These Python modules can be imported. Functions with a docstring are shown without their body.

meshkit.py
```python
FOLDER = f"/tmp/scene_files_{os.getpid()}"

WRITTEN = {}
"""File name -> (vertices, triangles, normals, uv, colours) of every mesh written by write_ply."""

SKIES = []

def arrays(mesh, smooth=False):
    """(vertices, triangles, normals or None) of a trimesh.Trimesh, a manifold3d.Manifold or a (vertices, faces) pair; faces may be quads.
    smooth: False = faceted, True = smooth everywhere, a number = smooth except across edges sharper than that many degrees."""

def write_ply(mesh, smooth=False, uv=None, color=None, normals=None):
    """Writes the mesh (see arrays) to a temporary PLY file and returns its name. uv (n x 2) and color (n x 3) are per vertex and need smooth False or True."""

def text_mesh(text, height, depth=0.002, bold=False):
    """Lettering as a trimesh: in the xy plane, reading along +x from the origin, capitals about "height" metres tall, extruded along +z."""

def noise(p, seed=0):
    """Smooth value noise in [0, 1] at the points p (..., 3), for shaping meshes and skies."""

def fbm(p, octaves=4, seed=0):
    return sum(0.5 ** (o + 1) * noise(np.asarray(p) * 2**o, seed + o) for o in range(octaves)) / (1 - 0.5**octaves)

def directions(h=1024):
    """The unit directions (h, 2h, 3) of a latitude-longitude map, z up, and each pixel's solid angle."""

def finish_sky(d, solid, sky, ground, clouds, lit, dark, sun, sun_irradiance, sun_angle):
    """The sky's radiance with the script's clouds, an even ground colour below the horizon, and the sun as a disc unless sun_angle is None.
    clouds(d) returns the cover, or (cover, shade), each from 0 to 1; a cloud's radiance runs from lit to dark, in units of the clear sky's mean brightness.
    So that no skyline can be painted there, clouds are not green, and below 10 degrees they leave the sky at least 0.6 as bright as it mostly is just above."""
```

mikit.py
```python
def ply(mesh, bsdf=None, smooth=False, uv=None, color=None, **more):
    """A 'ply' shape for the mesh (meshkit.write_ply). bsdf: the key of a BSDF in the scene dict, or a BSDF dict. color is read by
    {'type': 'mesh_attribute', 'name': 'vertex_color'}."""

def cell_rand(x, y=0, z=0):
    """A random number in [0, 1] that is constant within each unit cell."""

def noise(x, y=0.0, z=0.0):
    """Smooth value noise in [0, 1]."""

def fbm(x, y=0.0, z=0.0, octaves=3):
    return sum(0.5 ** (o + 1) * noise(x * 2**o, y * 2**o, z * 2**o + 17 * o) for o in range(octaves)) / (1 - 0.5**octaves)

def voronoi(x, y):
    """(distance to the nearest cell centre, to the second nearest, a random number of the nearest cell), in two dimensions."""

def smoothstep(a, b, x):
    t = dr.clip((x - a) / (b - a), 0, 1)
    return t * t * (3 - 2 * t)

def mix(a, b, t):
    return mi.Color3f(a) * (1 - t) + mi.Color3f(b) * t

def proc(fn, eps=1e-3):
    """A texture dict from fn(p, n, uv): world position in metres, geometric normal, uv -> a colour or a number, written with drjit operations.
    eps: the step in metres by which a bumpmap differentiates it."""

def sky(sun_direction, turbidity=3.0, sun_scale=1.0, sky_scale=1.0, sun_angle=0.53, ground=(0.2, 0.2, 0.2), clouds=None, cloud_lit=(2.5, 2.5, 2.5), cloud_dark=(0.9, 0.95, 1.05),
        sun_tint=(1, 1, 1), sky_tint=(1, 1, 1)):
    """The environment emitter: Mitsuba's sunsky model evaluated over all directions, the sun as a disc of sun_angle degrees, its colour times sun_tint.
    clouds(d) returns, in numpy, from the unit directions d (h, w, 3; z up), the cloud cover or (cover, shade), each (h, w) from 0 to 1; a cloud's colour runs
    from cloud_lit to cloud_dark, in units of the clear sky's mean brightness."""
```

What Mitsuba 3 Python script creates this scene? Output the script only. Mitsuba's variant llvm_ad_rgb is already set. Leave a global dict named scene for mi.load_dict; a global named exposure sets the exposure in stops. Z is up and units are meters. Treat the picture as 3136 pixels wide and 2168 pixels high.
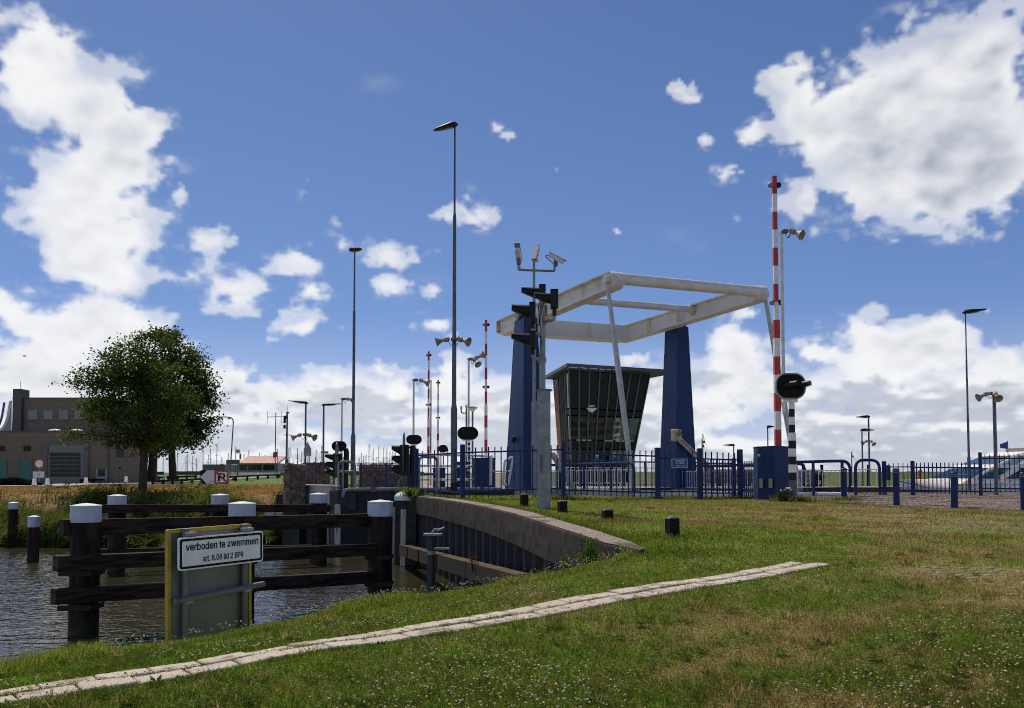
import math, numpy as np, trimesh, shapely, mitsuba as mi, drjit as dr, mikit, meshkit
from scipy.spatial import Delaunay
from scipy.interpolate import RBFInterpolator, RegularGridInterpolator
from shapely.geometry import Polygon
from mikit import proc, noise, fbm, mix, smoothstep

# ---------------------------------------------------------------- camera, sky, exposure
exposure = 1.2
F, HOR, EYE = 2734.0, 1462.0, 0.65
PITCH = math.atan(0.0471)
CY = HOR - F * math.tan(PITCH)
scene, labels = {'type': 'scene'}, {}
T4 = mi.ScalarTransform4f
scene['camera'] = {'type': 'perspective', 'fov': 2 * math.degrees(math.atan(1568 / F)), 'fov_axis': 'x', 'near_clip': 0.05, 'far_clip': 9000.0,
                   'principal_point_offset_y': -(CY - 1084) / 2168,
                   'to_world': T4().look_at(origin=[0, 0, EYE], target=[0, math.cos(PITCH), EYE + math.sin(PITCH)], up=[0, 0, 1])}
BLOBS = np.array([list(map(float, b.split(','))) for b in "-27.8,23.2,1.9,1.6;-28.6,21.6,2.6,2.3;-25.8,20.7,2.8,2.3;-23.4,20.1,1.7,1.6;-24.7,17.7,3.1,2.3;-25.6,15.7,3.6,1.8;-26.3,13.7,2.4,1.8;-23.6,14.2,2.2,2.2;-24.7,11.9,3.2,1.7;-27.2,11.9,1.0,1.0;-29.4,9.3,1.5,1.3;-24.2,9.3,2.9,1.3;-27.0,7.9,3.8,2.3;-22.5,7.5,2.9,2.3;-28.8,5.6,3.7,2.0;-25.1,5.0,6.2,1.7;-21.0,5.7,3.2,2.0;-18.5,14.2,1.3,0.9;-19.3,12.3,1.5,0.8;-16.5,11.7,2.6,1.3;-13.0,13.2,1.7,1.3;-12.5,11.7,1.9,1.3;-13.0,9.4,1.8,0.8;-10.7,15.5,0.6,0.3;-10.7,14.5,0.7,0.4;-7.8,13.7,1.6,1.1;-8.3,12.0,1.5,0.6;-5.0,14.3,0.9,0.6;-5.4,11.9,0.9,0.8;-5.5,9.7,1.6,0.6;-2.8,16.5,1.1,1.0;-4.0,16.3,0.9,0.6;-13.1,17.2,0.5,0.6;-21.0,17.2,0.5,0.7;-0.4,21.3,0.4,0.3;0.4,20.8,0.4,0.2;2.7,19.3,0.5,0.3;11.0,23.5,0.6,0.5;11.2,22.8,0.7,0.4;7.0,15.9,0.3,0.2;-18.0,5.6,1.9,1.6;-14.9,4.7,2.5,1.4;-11.6,5.2,2.8,1.6;-7.8,5.4,2.3,1.3;-8.6,6.9,1.1,0.4;-4.4,6.4,2.0,1.7;-1.6,4.6,2.3,1.3;0.2,5.0,1.4,0.9;17.5,23.7,1.4,1.3;18.6,21.9,1.6,1.8;20.3,20.1,3.2,3.2;23.0,20.7,4.2,3.5;26.3,21.1,4.3,3.5;28.8,21.5,2.7,3.7;28.8,16.9,3.0,2.7;25.4,16.2,3.1,2.1;22.1,16.6,2.4,1.9;18.3,16.2,1.2,1.4;14.9,20.4,1.4,1.0;13.8,18.6,0.8,0.7;12.2,20.7,0.8,0.4;14.6,16.3,0.6,0.7;24.0,18.2,4.4,3.5;27.4,18.7,3.8,3.8;22.3,8.8,1.6,1.3;24.0,7.5,3.9,2.0;25.6,8.6,2.4,1.3;28.1,9.6,0.3,0.9;19.6,7.6,1.9,0.9;28.3,6.2,2.3,1.6;22.5,5.9,2.4,2.1;26.3,4.5,4.6,2.1;29.4,4.4,2.0,1.7;14.6,7.6,2.2,2.1;15.3,9.6,1.2,0.6;13.6,5.7,2.1,2.1;16.2,5.4,2.2,1.6;8.1,7.3,0.8,0.3;12.5,4.1,3.1,1.4;9.2,5.5,1.7,1.1;5.0,4.4,2.3,0.9".split(';')])

def clouds(d):
    az = np.degrees(np.arctan2(d[..., 0], d[..., 1])); el = np.degrees(np.arcsin(np.clip(d[..., 2], -1, 1)))
    fb = meshkit.fbm
    def field(azs, els):
        q = np.stack([azs / 9.0, els / 7.0, np.zeros_like(els)], -1)
        wx = (fb(q * 1.3, 4, 3) - 0.5) * 2.4 + (fb(q * 6.0, 4, 5) - 0.5) * 1.3 + (fb(q * 17.0, 3, 15) - 0.5) * .75
        wy = (fb(q * 1.3 + 9.1, 4, 4) - 0.5) * 2.0 + (fb(q * 6.0 + 3.3, 4, 6) - 0.5) * 1.2 + (fb(q * 17.0 + 5.5, 3, 16) - 0.5) * .7
        a, e = azs + wx, els + wy
        out = np.full(az.shape, -9.0)
        for bx, by, rx, ry in ALL:
            m = (np.abs(azs - bx) < rx * 2 + 4) & (np.abs(els - by) < ry * 2 + 4)
            r2 = ((a[m] - bx) / rx) ** 2 + ((e[m] - by) / ry) ** 2
            out[m] = np.logaddexp(out[m] * 4, (min(1.0, .25 + .42 * rx) * (.72 if -20 < bx < -2 and 9 < by < 18 else 1) - r2) * 4) / 4
        return out
    rs = np.random.RandomState(5)
    extra = []
    for k in range(150):                                   # the same kind of sky goes on all round
        a = rs.uniform(33, 327); e = 4 + 30 * rs.rand() ** 1.6; s = rs.uniform(0.8, 3.2)
        a = a - 360 if a > 180 else a
        for j in range(3):
            extra.append((a + rs.normal() * s, e + rs.normal() * s * 0.4, s * rs.uniform(.6, 1.3), s * rs.uniform(.4, .8)))
    for k in range(26):
        extra.append((rs.uniform(-28, 28), rs.uniform(40, 72), rs.uniform(2, 5), rs.uniform(1.5, 3)))
    ALL = np.vstack([BLOBS, np.array(extra)])
    f0 = field(az, el)
    def tex(k, sx, sy, o, seed): return fb(np.stack([az / sx * k, el / sy * k, np.full_like(el, seed * 1.7)], -1), o, seed) - 0.5
    puff = 1 - np.abs(tex(1, 1.5, 1.1, 5, 11)) * 3.4             # billowed: ridged noise
    big = tex(1, 4.0, 2.6, 4, 12); wisp = tex(1, 1.7, 1.1, 6, 13)
    fld = f0 + big * 2.0 + (wisp * 3.8 + tex(1, .9, .6, 4, 16) * 2.2) * smooth(1.3, .1, f0) + (puff - .45) * .6 - .10
    cov = smooth(-0.32, 0.50, fld) ** 1.3 * (.55 + .45 * smooth(.1, .9, f0))
    fib = smooth(.02, .30, tex(1, 2.6, .9, 6, 14) + .5 * tex(1, .8, .5, 4, 15))
    cov = np.maximum(cov, fib * smooth(-1.3, -.1, fld) * .30)       # thin torn wisps about the clouds
    # the low cumulus deck that closes up towards the horizon
    def deck_at(e):
        def tx(sx, sy, o, seed): return fb(np.stack([az / sx, e / sy, np.full_like(el, seed * 1.7)], -1), o, seed) - 0.5
        return tx(5.0, 1.7, 5, 31) * 1.7 + tx(1.3, .8, 4, 32) * .35 + (5.9 - e) * 0.085
    bil0 = smooth(.05, .55, 1 - np.abs(tex(1, 1.6, .75, 5, 61)) * 4)
    dk = deck_at(el); deck = smooth(-.05, .17, dk + (bil0 - .5) * .16)
    cov = np.maximum(cov, deck * smooth(9, 5, el) * 0.9)
    veil = smooth(11, 0, el) * 0.42 + smooth(.12, .35, tex(1, 6, 3, 6, 51)) * .10
    thick = smooth(0.3, 1.7, f0 + big * 1.6 + wisp * .8)
    soft = smooth(-0.20, 0.20, tex(1, 3.6, 2.4, 3, 21)); fine = smooth(-.2, .2, tex(1, 1.3, .8, 4, 22))
    low = smooth(12, 4, el)
    bil = smooth(.05, .55, 1 - np.abs(tex(1, 1.6, .75, 5, 61)) * 4)
    under = smooth(-.14, .22, dk + (deck_at(el + .45) - dk) * 2.2 - (bil - .5) * .22)   # bases lie below more cloud
    lowright = smooth(7, 20, az - (el - 18) * 1.0) * smooth(11, 15, el)
    hgt = lambda e_, a_, f_: f_ * .8 + (fb(np.stack([a_ / 2.2, e_ / 1.5, np.full_like(el, 37.0)], -1), 5, 71) - .5) * 2.6
    lit = np.clip((hgt(el, az, f0) - hgt(el + .55, az - .35, field(az - .35, el + .55))) * .9 + .1, -1, 1)   # sides turned to the sun are bright
    shade = thick * (.24 - .36 * lit * (1 - .5 * low) + .38 * soft + .90 * lowright * (.45 + .55 * soft)) + thick * (fine - .5) * .10 + low * (.08 + under * (.52 + .12 * smooth(0, 14, az)) - .10 * bil) * np.maximum(thick * .8, deck)
    shade = np.clip(shade + .05 * (1 - puff), 0, .95)
    return np.clip(np.maximum(cov * 0.98, veil), 0, 1), shade

def smooth(a, b, x):
    t = np.clip((x - a) / (b - a), 0, 1)
    return t * t * (3 - 2 * t)

SUN_AZ, SUN_EL = math.radians(-27), math.radians(56)
scene['sky'] = mikit.sky([math.sin(SUN_AZ) * math.cos(SUN_EL), math.cos(SUN_AZ) * math.cos(SUN_EL), math.sin(SUN_EL)], turbidity=2.2, clouds=clouds,
                         cloud_lit=(4.8, 4.8, 4.8), cloud_dark=(1.75, 2.0, 2.5), sky_tint=(0.80, 0.87, 1.12))

# ---------------------------------------------------------------- helpers
def V(*a): return np.array(a, float)
def at(px, py, Y):
    """The point of the place at depth Y that the photograph shows at its pixel (px, py)."""
    u, c = (CY - py) / F, (px - 1568) / F
    d = V(c, math.cos(PITCH) - u * math.sin(PITCH), math.sin(PITCH) + u * math.cos(PITCH))
    return V(0, 0, EYE) + d * (Y / d[1])
def gx(px, Y): return (px - 1568) / F * Y
def num(name):
    if name not in USED: USED[name] = 0; return name
    USED[name] += 1
    return f'{name}_{USED[name]:03d}'
USED = {}
def T(name, label, cat, group=None):
    k = num(name); labels[k] = {'label': label, 'category': cat}
    if group: labels[k]['group'] = group
    return k
def P(parent, name, mesh, mat, smooth=35, label=None, kind=None, color=None):
    k = num(f'{parent}__{name}')
    if color is not None: smooth = False if smooth is not True else True
    if isinstance(mat, str) and mat not in MATS: raise KeyError(mat)
    scene[k] = mikit.ply(mesh, mat, smooth=smooth, color=color) if color is not None else mikit.ply(mesh, mat, smooth=smooth)
    if label or kind: labels[k] = {**({'label': label} if label else {}), **({'kind': kind} if kind else {})}
    return k
def solo(name, mesh, mat, label, cat, group=None, smooth=35, color=None):
    k = T(name, label, cat, group)
    scene[k] = mikit.ply(mesh, mat, smooth=smooth, color=color) if color is not None else mikit.ply(mesh, mat, smooth=smooth)
    return k
def struct(name, mesh, mat, smooth=False, color=None, label=None):
    k = num(name); labels[k] = {'kind': 'structure', **({'label': label} if label else {})}
    scene[k] = mikit.ply(mesh, mat, smooth=smooth, color=color) if color is not None else mikit.ply(mesh, mat, smooth=smooth)
    return k
def cat(*ms):
    ms = [m for x in ms for m in (x if isinstance(x, (list, tuple)) else [x])]
    return trimesh.util.concatenate(ms)
BOXV = np.array([[x, y, z] for x in (-.5, .5) for y in (-.5, .5) for z in (-.5, .5)])
BOXF = np.array([[0, 1, 3], [0, 3, 2], [4, 6, 7], [4, 7, 5], [0, 4, 5], [0, 5, 1], [2, 3, 7], [2, 7, 6], [0, 2, 6], [0, 6, 4], [1, 5, 7], [1, 7, 3]])
def box(c, s, rot=0.0, bev=0.0):
    """A box about c with edges s, turned by rot degrees about z; bev rounds its edges off."""
    s = np.asarray(s, float)
    if bev:
        b = min(bev, s.min() * .45); pts = []
        for k in range(3):
            e = np.full(3, b); e[k] = 0
            pts.append(BOXV * (s - 2 * e))
        m = trimesh.convex.convex_hull(np.vstack(pts))
    else: m = trimesh.Trimesh(BOXV * s, BOXF, process=False)
    a = math.radians(rot); R = np.array([[math.cos(a), -math.sin(a), 0], [math.sin(a), math.cos(a), 0], [0, 0, 1]])
    m.vertices = m.vertices @ R.T + np.asarray(c, float)
    return m
def beam(p0, p1, w, h, up=(0, 0, 1)):
    """A bar of w x h from p0 to p1."""
    p0, p1 = np.asarray(p0, float), np.asarray(p1, float); d = p1 - p0; L = np.linalg.norm(d); d /= L
    u = np.asarray(up, float)
    if abs(d @ u) > .99: u = V(0, 1, 0)
    s = np.cross(d, u); s /= np.linalg.norm(s); t = np.cross(s, d)
    v = BOXV * [L, w, h]
    return trimesh.Trimesh(v @ np.array([d, s, t]) * 1.0 + (p0 + p1) / 2, BOXF[:, ::-1] if np.linalg.det(np.array([d, s, t])) < 0 else BOXF, process=False)
def loft(rings, caps=True, closed=False):
    r = [np.asarray(x, float) for x in rings]; n, k = len(r), len(r[0]); v = np.vstack(r); f = []
    for i in range(n if closed else n - 1):
        a, b = i * k, ((i + 1) % n) * k
        for j in range(k):
            j2 = (j + 1) % k
            f += [[a + j, a + j2, b + j2], [a + j, b + j2, b + j]]
    if caps and not closed:
        v = np.vstack([v, r[0].mean(0), r[-1].mean(0)]); c = n * k
        for j in range(k):
            j2 = (j + 1) % k
            f += [[c, j2, j], [c + 1, (n - 1) * k + j, (n - 1) * k + j2]]
    return trimesh.Trimesh(v, np.array(f), process=False)
def frame(d):
    d = d / np.linalg.norm(d); u = V(0, 0, 1) if abs(d[2]) < .95 else V(1, 0, 0)
    a = np.cross(u, d); a /= np.linalg.norm(a)
    return a, np.cross(d, a)
def sweep(pts, r, n=8, closed=False):
    pts = np.asarray(pts, float); r = np.broadcast_to(r, (len(pts),)); rings = []
    tan = np.gradient(pts, axis=0); a, b = frame(tan[0]); ang = np.arange(n) * 2 * np.pi / n
    for p, t, rr in zip(pts, tan, r):
        t = t / np.linalg.norm(t); a = a - t * (a @ t); a /= np.linalg.norm(a); b = np.cross(t, a)
        rings.append(p + rr * (np.cos(ang)[:, None] * a + np.sin(ang)[:, None] * b))
    return loft(rings, closed=closed)
def cyl(p0, p1, r0, r1=None, n=10): return sweep([p0, p1], [r0, r0 if r1 is None else r1], n)
def pole(x, y, prof, n=12):
    """A body of revolution about the upright at (x, y): prof is (radius, z) from below up."""
    ang = np.arange(n) * 2 * np.pi / n
    return loft([np.c_[x + r * np.cos(ang), y + r * np.sin(ang), np.full(n, z)] for r, z in prof])
def round_path(pts, rad, k=6):
    pts = [np.asarray(p, float) for p in pts]; out = [pts[0]]
    for a, b, c in zip(pts, pts[1:], pts[2:]):
        u, w = (a - b) / np.linalg.norm(a - b), (c - b) / np.linalg.norm(c - b)
        q = min(rad, .49 * np.linalg.norm(a - b), .49 * np.linalg.norm(c - b)); s, e = b + u * q, b + w * q
        for t in np.linspace(0, 1, k): out.append((1 - t) ** 2 * s + 2 * t * (1 - t) * b + t * t * e)
    return np.array(out + [pts[-1]])
def pipe(pts, r, rad=.15, n=8, k=6): return sweep(round_path(pts, rad, k) if len(pts) > 2 else pts, r, n)
def prism(poly, z0, z1):
    m = trimesh.creation.extrude_polygon(poly if hasattr(poly, 'exterior') else Polygon(poly), z1 - z0, engine='earcut'); m.apply_translation([0, 0, z0]); return m
def place(m, o, ex, ey=None, ez=None):
    """Moves a mesh built about the origin to o, with its x axis along ex (level unless ez is given)."""
    ex = np.asarray(ex, float) / np.linalg.norm(ex); ez = V(0, 0, 1) if ez is None else np.asarray(ez, float)
    ey = np.cross(ez, ex) if ey is None else np.asarray(ey, float); ey = ey / np.linalg.norm(ey); ez = np.cross(ex, ey)
    m = m.copy(); m.vertices = m.vertices @ np.array([ex, ey, ez]) + np.asarray(o, float); return m
def ball(c, r, sub=2): m = trimesh.creation.icosphere(subdivisions=sub); m.vertices = m.vertices * np.asarray(r) + np.asarray(c); return m
def region(poly, step, zf, edge=None, seed=1):
    """A sheet over a polygon, its height zf(x, y), in triangles of about step metres."""
    rs = np.random.RandomState(seed); x0, y0, x1, y1 = poly.bounds
    g = np.stack(np.meshgrid(np.arange(x0, x1, step), np.arange(y0, y1, step)), -1).reshape(-1, 2)
    g = g + rs.uniform(-.28, .28, g.shape) * step
    ring = np.array(shapely.segmentize(poly.exterior, edge or step).coords)[:-1]
    g = g[shapely.contains_xy(poly.buffer(-.35 * step), g[:, 0], g[:, 1])]
    p = np.vstack([ring, g]); t = Delaunay(p).simplices; c = p[t].mean(1)
    t = t[shapely.contains_xy(poly, c[:, 0], c[:, 1])]
    a, b, c = p[t[:, 0]], p[t[:, 1]], p[t[:, 2]]
    area = (b[:, 0] - a[:, 0]) * (c[:, 1] - a[:, 1]) - (b[:, 1] - a[:, 1]) * (c[:, 0] - a[:, 0])
    t = np.where((area < 0)[:, None], t[:, ::-1], t)[np.abs(area) > 1e-7]
    return trimesh.Trimesh(np.c_[p, zf(p[:, 0], p[:, 1])], t, process=False)

# ---------------------------------------------------------------- materials
MATS = set()
def M(name, **k): scene[name] = {'type': 'twosided', 'b': {'type': 'principled', **k}} if name not in ('glass',) else k; MATS.add(name)
def rgb(*c): return {'type': 'rgb', 'value': list(c)}
def mottled(c0, c1, scale=1.0, stretch=(1, 1, 1)):
    return proc(lambda p, n, uv: mix(c0, c1, smoothstep(.3, .7, fbm(p.x * scale * stretch[0], p.y * scale * stretch[1], p.z * scale * stretch[2], 4))))
def streaked(c0, c1, s=5.0, v=.6, a=.45, b=.75):
    return proc(lambda p, n, uv: mix(c0, c1, smoothstep(a, b, fbm(p.x * s, p.y * s, p.z * v, 4))))
M('blue_paint', base_color=mottled((.004, .022, .095), (.006, .031, .125), 2.0), roughness=.45, specular=.25)
M('pylon_blue', base_color=streaked((.007, .038, .135), (.005, .027, .10), 1.3, .35), roughness=.45, specular=.3)
M('galvanised', base_color=mottled((.20, .22, .23), (.29, .31, .32), 6.0), roughness=.5, metallic=.3)
M('lamp_grey', base_color=mottled((.10, .115, .125), (.14, .155, .165), 3.0), roughness=.5, metallic=.3)
M('steel_white', base_color=mottled((.62, .61, .56), (.74, .72, .66), 3.0), roughness=.45)
M('frame_cream', base_color=streaked((.72, .69, .60), (.56, .51, .40), 1.6, .5, .55, .9), roughness=.5)
M('cream_grime', base_color=mottled((.40, .33, .20), (.55, .48, .34), 5.0), roughness=.7)
M('black', specular=.25, base_color=rgb(.012, .012, .013), roughness=.45)
M('black_board', specular=.2, base_color=rgb(.006, .006, .007), roughness=.6)
M('white', base_color=mottled((.78, .78, .76), (.85, .85, .83), 5.0), roughness=.4)
M('rod', base_color=mottled((.42, .42, .40), (.52, .52, .49), 4.0), roughness=.5)
M('red', base_color=mottled((.42, .022, .018), (.50, .030, .022), 4.0), roughness=.4)
M('dark_band', specular=.25, base_color=rgb(.018, .014, .014), roughness=.5)
M('cap_paint', base_color=streaked((.50, .55, .60), (.30, .32, .31), 5.0, .8, .5, .85), roughness=.5)
M('cap_top', base_color=mottled((.74, .78, .80), (.66, .70, .72), 6.0), roughness=.45)
M('pile_wood', specular=.15, base_color=proc(lambda p, n, uv: mix(mix((.010, .006, .005), (.046, .026, .017), smoothstep(.38, .75, fbm(p.x * 11., p.y * 11., p.z * .7, 4))), mix((.012, .014, .006), (.035, .040, .014), noise(p.x * 9, p.y * 9, p.z * 9)), smoothstep(-1.75, -2.0, p.z + .18 * noise(p.x * 6, p.y * 6, p.z * 2)))), roughness=.65)
M('beam_wood', specular=.15, base_color=mottled((.012, .007, .006), (.055, .033, .023), 2.6, (1, 1, 6)), roughness=.7)
M('post_wood', base_color=streaked((.010, .009, .008), (.022, .019, .017), 14.0, 1.2), roughness=.8, specular=.2)
M('wet_wale', base_color=proc(lambda p, n, uv: mix((.045, .036, .024), mix((.12, .065, .014), (.04, .05, .018), noise(p.x * 5, p.y * 5)), smoothstep(.35, .7, fbm(p.x * 3, p.y * 3, p.z * 3, 4)) * smoothstep(.3, .9, n.z + .25))), roughness=.85)
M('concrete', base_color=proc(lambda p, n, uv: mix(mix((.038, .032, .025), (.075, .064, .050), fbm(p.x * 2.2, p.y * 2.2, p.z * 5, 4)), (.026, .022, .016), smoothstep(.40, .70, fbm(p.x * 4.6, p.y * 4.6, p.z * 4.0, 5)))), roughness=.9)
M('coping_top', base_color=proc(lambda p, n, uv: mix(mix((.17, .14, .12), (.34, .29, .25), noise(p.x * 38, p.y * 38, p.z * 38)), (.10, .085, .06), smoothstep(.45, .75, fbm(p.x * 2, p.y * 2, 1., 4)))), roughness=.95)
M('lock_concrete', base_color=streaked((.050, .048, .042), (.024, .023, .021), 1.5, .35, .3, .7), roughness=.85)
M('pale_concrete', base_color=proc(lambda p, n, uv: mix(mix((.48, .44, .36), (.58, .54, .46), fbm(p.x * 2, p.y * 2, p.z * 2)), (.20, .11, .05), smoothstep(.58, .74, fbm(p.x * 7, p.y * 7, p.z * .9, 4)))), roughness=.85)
M('platform', base_color=mottled((.30, .27, .23), (.40, .36, .31), 1.5), roughness=.9)
M('asphalt', base_color=mottled((.055, .055, .056), (.085, .083, .08), 3.0), roughness=.9)
M('sheet_steel', base_color=streaked((.030, .035, .042), (.016, .016, .018), 3.0, .7), roughness=.6, metallic=.1)
M('slab', base_color=proc(lambda p, n, uv: mix(mix((.44, .395, .32), (.56, .51, .42), fbm(p.x * 2.2, p.y * 2.2, 0., 3)), (.25, .21, .15), smoothstep(.52, .78, fbm(p.x * 9, p.y * 9, 2., 4)))), roughness=.9)
M('paver', base_color=mottled((.21, .195, .16), (.30, .28, .23), 9.0), roughness=.9)
M('brick_a', base_color=mottled((.235, .185, .145), (.30, .24, .19), 8.0), roughness=.9)
M('brick_b', base_color=mottled((.20, .165, .135), (.26, .215, .175), 8.0), roughness=.9)
M('joint_sand', base_color=mottled((.10, .085, .06), (.15, .13, .095), 6.0), roughness=.95)
M('stone_a', base_color=rgb(.20, .135, .10), roughness=.9)
M('stone_b', base_color=rgb(.13, .10, .082), roughness=.9)
M('stone_c', base_color=rgb(.25, .18, .13), roughness=.9)
M('wall_brick', base_color=proc(lambda p, n, uv: mix((.165, .136, .104), (.215, .180, .138), noise(p.x * 4.5, p.y * .3, p.z * 14)) * (1 - .25 * smoothstep(.78, .95, dr.abs(p.z * 12.5 - dr.floor(p.z * 12.5) - .5) * 2))), roughness=.9)
M('trim_grey', base_color=rgb(.13, .13, .13), roughness=.7)
M('door_grey', base_color=rgb(.17, .175, .18), roughness=.5)
M('teal', base_color=mottled((.020, .15, .14), (.028, .18, .165), 2.0), roughness=.5)
M('dark_glass', base_color=rgb(.008, .020, .015), roughness=.06, specular=.22)
M('pale_glass', base_color=rgb(.10, .115, .12), roughness=.05, specular=.8)
M('panel_dark', base_color=rgb(.011, .015, .013), roughness=.4, specular=.2)
M('fin', base_color=rgb(.13, .135, .13), roughness=.5)
M('roof_edge', base_color=rgb(.065, .07, .068), roughness=.5)
M('lath', base_color=streaked((.24, .115, .050), (.15, .07, .032), 9.0, .8), roughness=.7)
M('sign_white', base_color=mottled((.84, .85, .84), (.78, .79, .78), 9.0), roughness=.35)
M('sign_back', base_color=mottled((.17, .18, .18), (.125, .13, .13), 2.5), roughness=.45, metallic=.4)
M('sign_grey', base_color=rgb(.30, .31, .31), roughness=.5)
M('yellow', base_color=mottled((.44, .32, .02), (.32, .24, .02), 6.0), roughness=.45)
M('sign_blue', base_color=rgb(.012, .055, .28), roughness=.4)
M('horn', base_color=mottled((.34, .31, .22), (.25, .225, .16), 6.0), roughness=.5)
M('pink_roof', base_color=rgb(.52, .31, .27), roughness=.7)
M('slate', base_color=rgb(.10, .10, .115), roughness=.7)
M('render_grey', base_color=rgb(.25, .26, .27), roughness=.8)
M('mast', base_color=rgb(.10, .105, .11), roughness=.5)
M('hull_white', base_color=mottled((.84, .81, .70), (.88, .85, .75), 1.0), roughness=.25, clearcoat=.5)
M('hull_dark', base_color=rgb(.03, .033, .04), roughness=.4)
M('skin', base_color=rgb(.42, .25, .18), roughness=.6)
M('orange', base_color=rgb(.60, .15, .03), roughness=.7)
M('rust', base_color=mottled((.20, .09, .035), (.33, .22, .12), 6.0), roughness=.8)
M('bark', base_color=streaked((.045, .030, .022), (.095, .055, .036), 9.0, 1.2), roughness=.9)
M('soil', base_color={'type': 'mesh_attribute', 'name': 'vertex_color'}, roughness=.95)
M('flower', base_color={'type': 'mesh_attribute', 'name': 'vertex_color'}, roughness=.8)
scene['leaf'] = {'type': 'principledthin', 'base_color': {'type': 'mesh_attribute', 'name': 'vertex_color'}, 'roughness': .55, 'diff_trans': 1.3, 'eta': 1.35}
MATS.add('leaf')
def wave(p, n, uv):
    a = fbm(p.x * 1.1 + p.y * .35, p.y * 2.1, 0., 3) * .55 + fbm(p.x * 4.2 - p.y, p.y * 6.5, 3., 3) * .42
    a = a + noise(p.x * 13 + p.y * 3, p.y * 17, 5.) * .13
    return a * .052
scene['water_skin'] = {'type': 'bumpmap', 'arbitrary': {**proc(wave, eps=.02)}, 'scale': 1.0,
                       'bsdf': {'type': 'principled', 'base_color': mottled((.026, .026, .014), (.038, .035, .018), .5), 'roughness': .035, 'specular': .5}}
MATS.add('water_skin')
scene['tint_glass'] = {'type': 'thindielectric', 'specular_transmittance': rgb(.38, .52, .46), 'specular_reflectance': rgb(.9, .9, .9)}
scene['clear_glass'] = {'type': 'thindielectric', 'specular_transmittance': rgb(.50, .56, .58)}
scene['boat_glass'] = {'type': 'thindielectric', 'specular_transmittance': rgb(.20, .33, .36), 'specular_reflectance': rgb(.6, .7, .75)}
MATS |= {'tint_glass', 'clear_glass', 'boat_glass'}

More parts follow.
